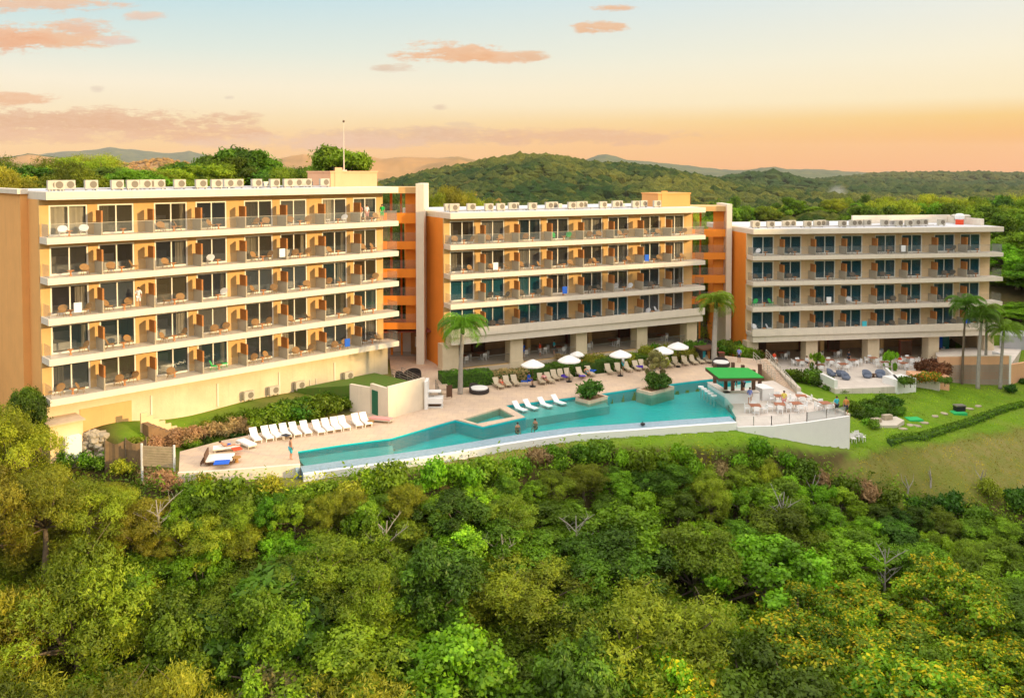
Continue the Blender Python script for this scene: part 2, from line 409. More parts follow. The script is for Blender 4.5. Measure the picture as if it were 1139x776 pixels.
cw(-70, 60, -1); cw(-60, 80, 6); cw(-80, 100, 13); cw(-60, 110, 16); cw(-20, 130, 12); cw(20, 150, 5); cw(60, 160, 9); cw(100, 160, 14); cw(-100, 60, 0); cw(110, 60, -4); cw(-80, 20, -18); cw(90, 20, -18)
C = np.array(ctrl)
def _tps(P, Q):
    d2 = ((P[:, None, :2] - Q[None, :, :2]) ** 2).sum(2)
    return np.where(d2 > 1e-9, d2 * np.log(d2 + 1e-12) * .5, 0)
_K = _tps(C, C) + np.eye(len(C)) * 2.0
_P = np.hstack([np.ones((len(C), 1)), C[:, :2]])
_A = np.block([[_K, _P], [_P.T, np.zeros((3, 3))]])
_W = np.linalg.solve(_A, np.concatenate([C[:, 2], np.zeros(3)]))
def vnoise(x, y, seed=0):
    """smooth value noise, numpy"""
    xi = np.floor(x).astype(np.int64); yi = np.floor(y).astype(np.int64); fx = x - xi; fy = y - yi
    fx = fx * fx * (3 - 2 * fx); fy = fy * fy * (3 - 2 * fy)
    def h(a, b):
        n = (a * 374761393 + b * 668265263 + seed * 1274126177) & 0xffffffff
        n = ((n ^ (n >> 13)) * 1274126177) & 0xffffffff
        return ((n ^ (n >> 16)) & 0xffff) / 65535.0
    return (h(xi, yi) * (1 - fx) + h(xi + 1, yi) * fx) * (1 - fy) + (h(xi, yi + 1) * (1 - fx) + h(xi + 1, yi + 1) * fx) * fy - .5
def fbm(x, y, o=4, seed=0):
    a = 0; f = 1; g = 1
    for i in range(o): a = a + vnoise(x * f, y * f, seed + i) * g; f *= 2.03; g *= .5
    return a
def ss(a, b, x):
    t = np.clip((x - a) / (b - a), 0, 1); return t * t * (3 - 2 * t)
# ranges seen beyond: (distance, width, skyline as (px, py) points, roughness)
RANGES = [
    (1250, 330, [(380, 215), (440, 200), (475, 191), (500, 187), (540, 178), (580, 172.5), (600, 172), (630, 175), (650, 180), (700, 183), (740, 188), (790, 198), (830, 208), (900, 216), (1000, 222)], 1.0),
    (1900, 300, [(740, 215), (796, 201), (830, 195), (859, 192.6), (880, 197), (897, 201), (920, 206), (1000, 210)], 1.0),
    (2900, 500, [(860, 215), (900, 201), (950, 196), (985, 192.6), (1037, 192), (1100, 191.5), (1139, 193), (1250, 190)], 1.0),
    (7500, 1300, [(560, 200), (610, 190), (640, 181), (652, 178), (665, 172.5), (674, 171.5), (697, 178), (731, 180.7), (760, 184), (785, 187), (810, 190), (852, 188.5), (880, 190), (915, 189), (940, 191), (964, 192), (1200, 195)], .8),
    (3600, 600, [(240, 196), (290, 181), (305, 178), (337, 171.5), (355, 174), (369, 171.5), (400, 173), (425, 177), (450, 175), (480, 176), (510, 174.7), (528, 178), (545, 184), (580, 200)], .9),
    (4200, 700, [(-150, 176), (-40, 174), (7, 175.6), (31, 171), (48, 173), (63, 174.5), (90, 178), (130, 186), (200, 196)], .9),
    (2600, 360, [(60, 198), (100, 184), (119, 179), (140, 181.5), (160, 178), (183, 174.5), (197, 178), (211, 181), (240, 186), (300, 195)], 1.0),
    (9500, 1600, [(-150, 170), (20, 176), (49, 172), (75, 168.5), (88, 168.6), (105, 167), (123, 164), (135, 166), (147, 166.5), (170, 169), (190, 171), (211, 168), (239, 175), (300, 182), (420, 190)], .8)]
RIM = [tuple(at(*q)[:2]) + (tz,) for q, tz in (((199, 525, .9), .1), ((270, 521, .9), .15), ((334, 517, .9), .1), ((337, 524, .76), .1), ((380, 518, .76), .1), ((420, 513, .76), .08), ((490, 503, .76), .05), ((560, 491, .76), .05), ((638, 480, .76), .05), ((700, 475.5, .76), .05), ((760, 471, .76), .0), ((818, 467, .76), -.05), ((860, 473.5, .2), -.75), ((900, 469, .2), -1.8), ((943, 462.5, .2), -2.85))]
HOLE = [tuple(at(*q)[:2]) for q in ((332, 503, .9), (435, 487, .9), (506, 467, .9), (562, 451, .9), (640, 441, .9), (740, 428, .9), (835, 417, .9), (886, 437, .1), (938, 461.5, .1), (900, 467.5, .2), (860, 472, .2), (818, 464, .76), (760, 469, .76), (700, 474, .76), (638, 478.5, .76), (560, 489.5, .76), (490, 501, .76), (420, 511.5, .76), (338, 522, .76))]
def in_pool(x, y):
    ins = np.zeros(x.shape, bool); n = len(HOLE)
    for i in range(n):
        (x0, y0), (x1, y1) = HOLE[i], HOLE[(i + 1) % n]
        if y0 == y1: continue
        c = ((y0 > y) != (y1 > y)) & (x < (x1 - x0) * (y - y0) / (y1 - y0) + x0); ins ^= c
    return ins
def height(x, y):
    r = np.hypot(x, y)
    P = np.stack([x.ravel(), y.ravel()], 1)
    z = np.empty(len(P))
    for i in range(0, len(P), 60000):
        q = P[i:i + 60000]; d2 = ((q[:, None] - C[None, :, :2]) ** 2).sum(2)
        z[i:i + 60000] = (np.where(d2 > 1e-9, d2 * np.log(d2 + 1e-12) * .5, 0) @ _W[:len(C)]) + _W[len(C)] + q @ _W[len(C) + 1:]
    z = z.reshape(x.shape)
    z = np.clip(z, -32, 18)
    w = ss(135, 230, r)
    far = -12 + 10 * fbm(x / 300, y / 300, 3, 5) - 14 * ss(230, 700, r)
    hl = 14 * np.exp(-((x - 95) / 45) ** 2 - ((y - 215) / 70) ** 2) + 15 * np.exp(-((x + 80) / 60) ** 2 - ((y - 200) / 80) ** 2)
    far = far + hl * 1.5
    z = z * (1 - w) + far * w
    px = 569.5 + F * x / np.maximum(y, 1)
    fr = (y > 10)
    for k, (d, wd, prof, ro) in enumerate(RANGES):
        pp = np.array(prof); e = np.interp(px, pp[:, 0], pp[:, 1])
        inside = ss(pp[0, 0] - 60, pp[0, 0], px) * (1 - ss(pp[-1, 0], pp[-1, 0] + 60, px))
        top = CAMZ + (HY - e) / F * d - {0: 10.5, 1: 11, 2: 15, 6: 8}.get(k, 0)
        g = np.exp(-((y - d) / (wd * np.where(y < d, 1.0, 1.6))) ** 2)
        base = -25 - .001 * d
        n = fbm(x / (d * .055), y / (d * .055), 4, 20 + k) * d * .012 * ro
        hz = base + (top - base) * g + n * (1 - ss(.75, 1, g)) * ss(0.05, .5, g) + fbm(x / (d * .012), y / (d * .012), 3, 50 + k) * d * .0012
        hz = np.where(fr, hz * inside + base * (1 - inside), -40)
        z = np.where(r > 400, np.maximum(z, hz), z)
    # wooded ridge added out of view at right, shaped to shade the site
    # made ground: level against the pool rim, hollowed out under the pool itself
    best = np.full(x.shape, 1e9); tz = np.zeros(x.shape); sd_ = np.zeros(x.shape)
    for (p, q) in zip(RIM[:-1], RIM[1:]):
        dx, dy = q[0] - p[0], q[1] - p[1]; u = np.clip(((x - p[0]) * dx + (y - p[1]) * dy) / (dx * dx + dy * dy), 0, 1)
        ex, ey = x - (p[0] + u * dx), y - (p[1] + u * dy); dd = np.hypot(ex, ey); m = dd < best
        best = np.where(m, dd, best); tz = np.where(m, p[2] + u * (q[2] - p[2]), tz); sd_ = np.where(m, dx * ey - dy * ex, sd_)
    z = np.where(sd_ < 0, tz + (z - tz) * ss(1.2, 6.5, best), z)
    z = np.where((sd_ >= -.0) & (best < 40) & (y > 50) & (y < 95) & in_pool(x, y), np.minimum(z, -2.2), z)
    a = (x - 112) / 22.0
    ry = np.interp(y, [-60, -25, -8, 4, 14, 24, 50, 75, 100, 120, 140], [-6, 4, 10, 17, 23.5, 29.5, 32, 31, 27, 20, 8])  # crest of the added ridge, set by where its shadow should fall
    rg = (ry + 3.0 * fbm(x / 9, y / 9, 3, 77)) * np.exp(-np.where(x < 112, a, a * .6) ** 4) - 40 * (1 - np.exp(-np.where(x < 112, a, a * .6) ** 4))
    out = (x > .66 * np.maximum(y, 0) + 12)
    z = np.where(out & (x > 60) & (x < 190) & (y < 140), np.maximum(z, rg), z)
    return z
def gat(px, py, dz=0.0, d0=32, d1=135):
    """where the sight line through a photo pixel first meets the ground (raised by dz)"""
    r = ad(px, py, 1.0); k = np.arange(d0, d1, .2); X_ = r.x * k; Z_ = CAMZ + (r.z - CAMZ) * k
    hh = height(X_, k) + dz; hit = np.nonzero(Z_ < hh)[0]; i = hit[0] if len(hit) else len(k) - 1
    return Vector((X_[i], k[i], hh[i] - dz))
def hgt(x, y): return float(height(np.array([float(x)]), np.array([float(y)]))[0])

TH = np.radians(np.concatenate([np.linspace(-180, -62, 50)[:-1], np.linspace(-62, -36, 60)[:-1], np.linspace(-36, 36, 760), np.linspace(36, 75, 110)[1:], np.linspace(75, 180, 50)[1:]]))
RR = np.concatenate([np.geomspace(2, 30, 24)[:-1], np.geomspace(30, 150, 190)[:-1], np.geomspace(150, 12400, 310)])
tg, rg_ = np.meshgrid(TH, RR)
GX = np.sin(tg) * rg_; GY = np.cos(tg) * rg_
GZ = height(GX, GY)
mound = np.where(GZ > -50, fbm(GX / 3.0, GY / 3.0, 3, 3) * .35, 0)
lawn = np.zeros_like(GX)
GZ2 = GZ + mound * ss(-6, -12, GZ) - .0
nr, nc = GX.shape
V = np.stack([GX.ravel(), GY.ravel(), GZ2.ravel()], 1)
i = np.arange((nr - 1) * (nc - 1)); rr_ = i // (nc - 1); cc_ = i % (nc - 1)
Q = np.stack([rr_ * nc + cc_, rr_ * nc + cc_ + 1, (rr_ + 1) * nc + cc_ + 1, (rr_ + 1) * nc + cc_], 1)
# ground cover kinds: r = forest floor, g = lawn, b = dry ground
def cover(x, y, z):
    px = 569.5 + F * x / np.maximum(y, 1); py = HY + F * (CAMZ - z) / np.maximum(y, 1)
    n = fbm(x / 4, y / 4, 3, 9); n2 = fbm(x / 11, y / 11, 3, 31)
    near = (y > 40) & (y < 118)
    L = ss(930, 950, px + n * 30) * (1 - ss(498, 512, py - (px - 1000) * -.18 + n * 14)) + (1 - ss(497, 506, py + n * 8)) * ss(585, 640, px)
    # green strip along the left block and the lawn below the rim
    s = (x + 36.4) * .717 + (y - 66.7) * .697; t = -(x + 36.4) * .697 + (y - 66.7) * .717
    A = ss(4, 8, s + n * 3) * ss(-9, -8, t) * (1 - ss(1.0, 2.5, t)) * (1 - ss(34, 36, s))
    low = ss(-9, -7.5, t) * (1 - ss(-4.6, -3.8, t + n * 1.5)) * (1 - ss(16.5, 18.5, s + n * 3))
    D = ss(880, 960, px) * ss(498, 515, py + (px - 1000) * .18 + n * 14) * (1 - ss(545, 590, py + n2 * 30)) + (1 - ss(585, 660, px)) * ss(250, 330, px) * (1 - ss(525, 540, py - (430 - px) * .08 + n * 20))
    D = np.clip(D, 0, 1); L = np.clip(np.maximum(L, A * (1 - low)), 0, 1)
    D = np.clip(np.maximum(D, A * low * .9), 0, 1)
    L = np.where(near, L, 0) * (1 - D * .75); D = np.where(near, D, 0)
    return np.stack([np.ones_like(L), L, D], -1)
cov = cover(GX, GY, GZ2).reshape(-1, 3)

gm = bpy.data.materials.new('ground_cover'); gm.use_nodes = True
t = NT(gm.node_tree); b = t.n['Principled BSDF']; b.inputs['Roughness'].default_value = .95; b.inputs['Specular IOR Level'].default_value = .1
g = t.new('ShaderNodeNewGeometry'); P = g.outputs['Position']
a = t.new('ShaderNodeAttribute'); a.attribute_name = 'tint'; sp = t.new('ShaderNodeSeparateColor'); t.link(a.outputs['Color'], sp.inputs[0])
na = t.noise(P, .9, 6, .7); nb = t.noise(P, .16, 4, .6); nf = t.noise(P, .012, 6, .65); nh = t.noise(P, .0016, 4, .6)
forest = t.ramp(t.math('MULTIPLY_ADD', nf, 1.8, -.4, clamp=True), [(0, (.020, .040, .012, 1)), (.45, (.045, .075, .018, 1)), (.75, (.10, .11, .03, 1)), (1, (.17, .15, .05, 1))])
dry = t.ramp(t.math('MULTIPLY_ADD', nh, 2.6, -.8, clamp=True), [(0, (.10, .10, .035, 1)), (.5, (.34, .19, .07, 1)), (1, (.50, .27, .09, 1))])
# far ranges on the left are dry and brown, the near ones wooded
sx = t.new('ShaderNodeSeparateXYZ'); t.link(P, sx.inputs[0])
leftness = t.math('MULTIPLY', t.math('LESS_THAN', sx.outputs[0], t.math('MULTIPLY', sx.outputs[1], -.035)), t.math('GREATER_THAN', sx.outputs[1], 2000))
forest = t.mix(t.math('MULTIPLY', t.math('MULTIPLY', leftness, t.math('LESS_THAN', sx.outputs[1], 4050)), .95), forest, dry)
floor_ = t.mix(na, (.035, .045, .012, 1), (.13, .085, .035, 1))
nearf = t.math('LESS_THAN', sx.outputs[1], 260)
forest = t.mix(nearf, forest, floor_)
lawnc = t.mix(t.math('MULTIPLY_ADD', na, 1.6, -.3, clamp=True), (.085, .20, .008, 1), (.18, .28, .018, 1))
lawnc = t.mix(t.math('MULTIPLY_ADD', nb, 2.6, -1.15, clamp=True), lawnc, (.20, .23, .04, 1))
dryc = t.mix(t.math('MULTIPLY_ADD', na, 2.0, -.5, clamp=True), (.13, .17, .025, 1), (.29, .21, .09, 1))
dryc = t.mix(t.math('MULTIPLY_ADD', nb, 2.4, -.8, clamp=True), dryc, (.17, .19, .03, 1))
cc = t.mix(sp.outputs[1], forest, lawnc); cc = t.mix(sp.outputs[2], cc, dryc)
t.link(cc, b.inputs['Base Color'])
bn = t.new('ShaderNodeBump'); bn.inputs['Strength'].default_value = .6; bn.inputs['Distance'].default_value = .12
t.link(t.noise(P, 5, 5, .7), bn.inputs['Height']); t.link(bn.outputs[0], b.inputs['Normal'])
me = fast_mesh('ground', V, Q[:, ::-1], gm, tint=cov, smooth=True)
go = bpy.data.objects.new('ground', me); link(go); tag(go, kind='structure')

# ------------------------------------------------------------------ far woods: many small crowns as one mass
def ico():
    import bmesh
    bm = bmesh.new(); bmesh.ops.create_icosphere(bm, subdivisions=1, radius=1)
    bm.verts.ensure_lookup_table()
    v = np.array([p.co[:] for p in bm.verts]); f = np.array([[q.index for q in p.verts] for p in bm.faces]); bm.free()
    return v, f
IV, IF = ico()
def lumps(name, XY, rad, tints, m, sq=.75, jit=.28):
    n = len(XY); z = height(XY[:, 0], XY[:, 1])
    vs = IV[None] * (1 + (rs.rand(n, len(IV), 1) - .5) * 2 * jit)
    vs = vs * rad[:, None, None]; vs[:, :, 2] *= sq
    a = rs.rand(n) * 6.28; ca, sa = np.cos(a), np.sin(a)
    x = vs[:, :, 0] * ca[:, None] - vs[:, :, 1] * sa[:, None]; y = vs[:, :, 0] * sa[:, None] + vs[:, :, 1] * ca[:, None]
    P = np.stack([x + XY[:, 0, None], y + XY[:, 1, None], vs[:, :, 2] + (z + rad * .45)[:, None]], -1)
    Fc = (IF[None] + (np.arange(n) * len(IV))[:, None, None]).reshape(-1, 3)
    T = np.repeat(tints[:, None], len(IV), 1) * (1 + (rs.rand(n, len(IV), 1) - .5) * .35)
    me = fast_mesh(name, P.reshape(-1, 3), Fc, m, tint=T.reshape(-1, 3), smooth=False)
    o = bpy.data.objects.new(name, me); link(o)
    return o
wood_m = bpy.data.materials.new('far_wood'); wood_m.use_nodes = True
t = NT(wood_m.node_tree); b = t.n['Principled BSDF']; b.inputs['Roughness'].default_value = 1; b.inputs['Specular IOR Level'].default_value = .05
a = t.new('ShaderNodeAttribute'); a.attribute_name = 'tint'; g = t.new('ShaderNodeNewGeometry')
n = t.noise(g.outputs['Position'], .55, 5, .75)
t.link(t.mix(1.0, a.outputs['Color'], t.ramp(t.math('MULTIPLY_ADD', n, 2.4, -.7, clamp=True), [(0, (.25, .3, .3, 1)), (1, (1.5, 1.4, 1.1, 1))]), 'MULTIPLY'), b.inputs['Base Color'])
bn = t.new('ShaderNodeBump'); bn.inputs['Strength'].default_value = 1; bn.inputs['Distance'].default_value = 2.0
t.link(n, bn.inputs['Height']); t.link(bn.outputs[0], b.inputs['Normal'])
def sector(n, px0, px1, d0, d1, p=1.5):
    px = rs.uniform(px0, px1, n); u = rs.rand(n)
    y = (d0 ** p + u * (d1 ** p - d0 ** p)) ** (1 / p)
    return np.stack([(px - 569.5) / F * y, y], 1)
def greens(n, c0, c1, XY, sc):
    k = np.clip(.5 + fbm(XY[:, 0] / sc, XY[:, 1] / sc, 3, 8) * 1.3 + rs.randn(n) * .22, 0, 1)[:, None]
    return np.array(c0) * (1 - k) + np.array(c1) * k
XY = sector(15000, 380, 1180, 420, 1500); n = len(XY)
tag(lumps('distant_wood', XY, rs.uniform(4.5, 9.5, n) * (1 + (XY[:, 1] > 900) * .25), greens(n, (.024, .062, .014), (.13, .145, .03), XY, 90), wood_m),
    'green wooded hills rolling away behind the hotel roofs', 'forest', kind='stuff')
XY = sector(6500, 640, 1250, 1500, 3300); n = len(XY)
tag(lumps('distant_wood', XY, rs.uniform(9, 17, n), greens(n, (.03, .07, .02), (.10, .12, .035), XY, 260), wood_m),
    'hazy dark green wooded ridge at the right of the skyline', 'forest', kind='stuff')
XY = sector(8000, -40, 560, 500, 2600); n = len(XY)
tag(lumps('distant_wood', XY, rs.uniform(4, 9, n), greens(n, (.06, .085, .02), (.42, .24, .07), XY, 200), wood_m, jit=.2),
    'brownish scrub woodland on the far hills at the left', 'forest', kind='stuff')

# ------------------------------------------------------------------ haze: one closed box of even air
ZMIN = float(GZ2.min()); hz = MB(); hz.box(-12600, 12600, -12600, 12600, ZMIN - 1.0, 420)
hm = bpy.data.materials.new('haze_air'); hm.use_nodes = True
t = NT(hm.node_tree); t.n.clear(); o = t.new('ShaderNodeOutputMaterial'); v = t.new('ShaderNodeVolumePrincipled')
v.inputs['Color'].default_value = (.86, .80, .88, 1); v.inputs['Density'].default_value = 3.6e-5; v.inputs['Anisotropy'].default_value = 0.0
t.link(v.outputs[0], o.inputs['Volume'])
ho = hz.build('haze', hm); tag(ho, kind='stuff')
# smoke wisp rising from the valley
sm = bpy.data.materials.new('smoke_plume'); sm.use_nodes = True
t = NT(sm.node_tree); t.n.clear(); o = t.new('ShaderNodeOutputMaterial'); v = t.new('ShaderNodeVolumePrincipled')
tcn = t.new('ShaderNodeTexCoord'); sx = t.new('ShaderNodeVectorMath', operation='LENGTH'); t.link(tcn.outputs['Object'], sx.inputs[0])
dn = t.math('MULTIPLY', t.math('SUBTRACT', t.math('ADD', t.noise(tcn.outputs['Object'], 1.6, 4, .6), .45), sx.outputs['Value'], clamp=True), .05)
t.link(dn, v.inputs['Density']); v.inputs['Color'].default_value = (.9, .92, .95, 1); t.link(v.outputs[0], o.inputs['Volume'])
# ================================================================== the hotel blocks
NW = [.72, 4.45]  # window starts inside each 8.4 m double bay
ROOM = 4.2
def curtain_mesh(w0, w1, h):
    m = MB(); n = 14; vs = []; fs = []
    for i in range(n + 1):
        x = w0 + (w1 - w0) * i / n; y = .06 * math.sin(i * 2.4)
        vs += [(x, y, 0), (x, y, h)]
    for i in range(n): fs.append((2 * i, 2 * i + 2, 2 * i + 3, 2 * i + 1))
    return m.add(vs, fs)
WW = 2.95
def make_window(h, variant, tinted=False):
    """window mesh with its pane and curtain, standing at its lower left corner"""
    m = MB(); f = .13
    m.box(0, WW, 0, .14, 0, f); m.box(0, WW, 0, .14, h - f, h); m.box(0, f, 0, .14, f, h - f); m.box(WW - f, WW, 0, .14, f, h - f)
    m.box(WW / 2 - .05, WW / 2 + .05, -.03, .11, f, h - f)
    o = m.build('window', frame_m)
    p = MB(); p.box(f, WW / 2 - .05, .05, .07, f, h - f); p.box(WW / 2 + .05, WW - f, .07, .09, f, h - f)
    p.build('pane', pane_t if tinted else pane_m, o)
    v = variant
    if v:
        spans = {1: (.1, 1.0), 2: (1.95, 2.85), 3: (.1, .55), 4: (.1, 2.85), 5: (2.4, 2.85), 6: (.1, 1.5)}[v]
        c = curtain_mesh(spans[0], spans[1], h - .1)
        if v in (3,): c.v += [(x + 2.25, y, z) for x, y, z in c.v]; c.f += [tuple(i + 30 for i in q) for q in c.f]; c.m *= 2; c.sm *= 2
        c.build('curtain', curtain_m, o, loc=(0, .30, .03))
    return o
PROTO = {}
def window(parent, x, y, z, h, variant, tinted=False):
    k = (round(h, 2), variant, tinted)
    if k not in PROTO:
        o = make_window(h, variant, tinted); o.parent = parent; PROTO[k] = o; KIDS.setdefault(parent.name, []).append(o)
    else: o = copy_tree(PROTO[k], parent=parent)
    o.location = (x, y, z)
    return o
DIV = {}
def divider(parent, x, z):
    if 'd' not in DIV:
        m = MB(); m.box(-.06, .06, .28, 2.0, 0, 1.05); o = m.build('balcony_divider', div_low, parent)
        p = MB(); p.box(-.07, .07, .25, 1.45, 1.05, 2.02); p.build('upper_panel', orange_panel, o)
        DIV['d'] = o
    else: o = copy_tree(DIV['d'], parent=parent)
    o.location = (x, 0, z); return o
def railing(parent, x1, z, mat_, ret=1.9):
    m = MB(); m.box(.12, x1 - .12, .14, .16, .02, 1.05); m.box(.12, .14, .16, ret, .02, 1.05); m.box(x1 - .14, x1 - .12, .16, ret, .02, 1.05)
    o = m.build('glass_railing', mat_, parent, loc=(0, 0, z))
    if mat_ is rail_g: return o
    h = MB(); h.box(.10, x1 - .10, .135, .165, 1.05, 1.07)
    h.build('handrail', metal_m, o)
    return o

def block(k, roof_z, slabs, L, WL, side_mat, side_lo, label, fascia=None, base_z=0.0, fac=cream, DEEP=15.0):
    B = BLK[k]
    e = empty('hotel_building', (B['O'].x, B['O'].y, 0), B['ang'], label, 'hotel', 'terraced hotel blocks')
    th = .52
    # roof
    m = MB(); m.box(0, L, 0, DEEP + .6, roof_z, roof_z + .62); m.build('roof', white, e)
    m = MB(); m.box(.5, L - .5, .5, DEEP, roof_z + .625, roof_z + .66); m.build('roof_surface', roof_m, e)
    wallm = MB(); lev = [z for z in slabs]
    tops = [roof_z] + slabs[:-1]
    for i, zb in enumerate(slabs):
        last = i == len(slabs) - 1
        m = MB()
        if fascia and last:
            m.box(0, L, 0, 2.0, zb + .1, zb + th); m.box(0, L, 0, .25, zb + th, zb + th + .45); m.box(.15, L - .15, .22, 2.0, fascia, zb + .1)
        else:
            m.box(0, L, 0, 2.0, zb, zb + th)
        m.box(.3, WL - .3, 2.0, 6.5, zb + .02, zb + th - .01)
        m.build('floor_slab', white, e)
        fz = zb + th; cz = tops[i]; h = cz - fz
        wh = 2.36 if h < 2.8 else 2.5
        # front wall: piers and lintels
        edges = []
        for b_ in range(4):
            for q in NW: edges.append((q + 8.4 * b_, q + 8.4 * b_ + WW))
        x = 0.0
        for (a0, a1) in edges:
            wallm.box(x, a0, 2.0, 2.22, fz, cz); x = a1
            wallm.box(a0, a1, 2.0, 2.22, fz + wh, cz)
        wallm.box(x, WL, 2.0, 2.22, fz, cz)
        for j, (a0, a1) in enumerate(edges):
            window(e, a0, 2.04, fz, wh, rnd.choice([0, 6, 1, 2, 3, 4, 5, 6, 0] if i < 2 else [0, 0, 1, 2, 3, 0, 5, 6, 0]), k == 2 or (k == 1 and i > 1 and rnd.random() < .6))
        for j in range(1, 8): divider(e, ROOM * j, fz)
        rail = railing(e, L, fz, rail_g2 if i == 0 else rail_g)
        # rooms: back wall and party walls
    m = MB()
    zl = slabs[-1] + .5
    m.box(.3, WL - .3, 6.5, 6.6, zl, roof_z)
    for j in range(1, 8): m.box(ROOM * j - .08, ROOM * j + .08, 2.22, 6.5, zl, roof_z)
    m.build('room_walls', room_m, e)
    m = MB()
    for i, zb in enumerate(slabs):
        for b_ in range(4):
            for q in NW:
                if rnd.random() < .7:
                    x = q + 8.4 * b_; z = zb + th
                    m.box(x + .5, x + 2.4, 3.6, 5.6, z, z + .6); m.box(x + .4, x + 2.5, 5.6, 5.72, z, z + 1.2)
    m.build('beds', bed_m, e)
    wallm.build('front_wall', fac, e)
    # side walls and rear body
    m = MB(); m.box(0, .3, 2.22, DEEP, side_lo, roof_z); m.build('side_wall', side_mat, e)
    m = MB(); m.box(WL - .3, WL, 2.22, DEEP, side_lo, roof_z); m.box(.3, WL - .3, DEEP - .4, DEEP, side_lo, roof_z); m.build('rear_wall', fac, e)
    return e

BL0 = block(0, 20.7, [17.2, 14.0, 10.8, 7.6, 4.4], 34.0, 33.4, tan, -4, 'tallest hotel block at left with five rows of cream balconies above a blank stone base', base_z=1.5)
BL1 = block(1, 17.85, [14.5, 11.3, 8.1, 4.9], 34.4, 33.9, orange, 0, 'middle hotel block with orange left side wall and four balcony rows above open restaurant', fascia=4.15)
BL2 = block(2, 15.15, [11.9, 8.7, 5.5, 2.3], 34.4, 34.0, orange, -2.4, 'right hotel block in shade with four balcony rows above the dining terrace', fascia=1.6, fac=cream_b)
# block 0 base
m = MB(); m.box(.05, WL0 := 33.3, 1.1, 15, -3, 4.4); m.build('base_wall', stone, BL0)
for s, w_, h_ in ((8.2, .16, 3.6), (14.2, .16, 3.6), (20.4, .16, 3.6), (26.6, .16, 3.6), (23.2, .08, 2.3), (23.8, .08, 2.3), (24.5, .08, 2.3)):
    m = MB(); m.box(s, s + w_, 1.02, 1.1, 1.5, h_); m.build('drain_pipe', white, BL0)
m = MB(); m.box(2.5, 6.6, 1.03, 1.1, 1.2, 3.5); m.build('base_panel', cream, BL0)
m = MB(); m.box(-.55, -.003, 5.0, 20, -4, 21.1); m.build('annex_wall', tan, BL0)
m = MB(); m.box(-.8, -.003, 4.8, 20.2, 21.1, 21.5); m.build('annex_roof', white, BL0)
# penthouses
def penthouse(e, x0, x1, y0, y1, z0, z1, mt):
    m = MB(); m.box(x0, x1, y0, y1, z0, z1); m.box(x0 - .08, x1 + .08, y0 - .08, y1 + .08, z1, z1 + .15)
    o = m.build('roof_penthouse', mt, e); d = MB(); d.box(x0 + .5, x0 + 1.4, y0 - .05, y0, z0, z0 + 2.0); d.build('door', mt, o)
penthouse(BL0, 27.6, 33.4, 3.0, 7.5, 21.36, 22.85, orange if False else peach)
penthouse(BL1, 29.3, 34.3, 3.0, 6.5, 18.5, 20.1, mat('apricot_stucco', (.78, .36, .12), .85, .1, .5))
m = MB(); m.box(18.5, 33.2, 9.0, 9.4, 15.8, 16.9); m.box(32.8, 33.2, 2.2, 9.0, 15.8, 16.7); m.build('parapet', white, BL2)
# mast on the left block
ms = empty('antenna_mast', bl(0, 30.2, 4.5, 23.0), 0, 'thin white mast standing on the penthouse of the left block', 'mast')
m = MB(); m.tube([(0, 0, 0), (0, 0, 2.6), (0, 0, 5.2)], [.07, .045, .03], 6); m.box(-.25, .25, -.25, .25, 0, .12); m.build('pole', white, ms)
m = MB(); m.lathe([(.09, 0), (.12, .1), (.09, .22)], 8, (0, 0, 5.15)); m.build('beacon', dark_wood, ms)

# columns, restaurant storey of blocks 1 and 2
rest_c = mat('pale_ceiling', (.72, .58, .42), .8, .1, 1); rest_w = mat('warm_inner_wall', (.62, .36, .17), .8, .3, .8); rest_f = mat('warm_floor_tile', (.62, .50, .38), .5, .15, 1)
def ground_floor(k, e, z0, z1, cols, nm):
    for c0, c1 in cols:
        m = MB(); m.box(c0, c1, .9, 2.3, z0 - 1.5, z1); m.box(c0 - .05, c1 + .05, .85, 2.35, z0 - 1.5, z0 + .25)
        m.build('column', stone, e)
    m = MB(); m.box(.3, 33.6, 9.0, 9.3, z0, z1); m.box(.3, .6, 2.3, 9, z0, z1); m.build('restaurant_wall', rest_w, e)
    m = MB(); m.box(.0, 34, .9, 9.3, z0 - 1.5, z0 - .02); m.build('restaurant_floor', rest_f, e)
    m = MB(); m.box(.2, 33.9, 2.2, 9.3, z1 - .02, z1 + .3); m.build('restaurant_ceiling', rest_c, e)
    for c in (11.9, 20.5, 28.9):
        m = MB(); m.box(c, c + .5, 5.2, 5.7, z0, z1); m.build('inner_column', cream, e)
ground_floor(1, BL1, 1.3, 4.15, [(-.6, 1.3), (7.6, 9.2), (16.2, 17.7), (24.8, 26.3), (32.3, 33.9)], 'm')
ground_floor(2, BL2, -1.45, 1.6, [(-.3, 1.2), (7.6, 9.2), (16.1, 17.7), (24.6, 26.1), (32.6, 34.0)], 'r')
for i, (a0, a1) in enumerate([(1.3, 7.6), (9.2, 16.2), (17.7, 24.8), (26.3, 32.3)]):
    m = MB(); m.box(a0, a1, 1.2, 1.22, 1.32, 2.35); o = m.build('terrace_railing', rail_g, BL1)
    h = MB(); h.box(a0, a1, 1.18, 1.24, 2.35, 2.4)
    h.build('handrail', metal_m, o)
    m = MB(); m.box(a0, a1, 1.0, 1.5, .2, 1.32); m.build('parapet_wall', cream, BL1)
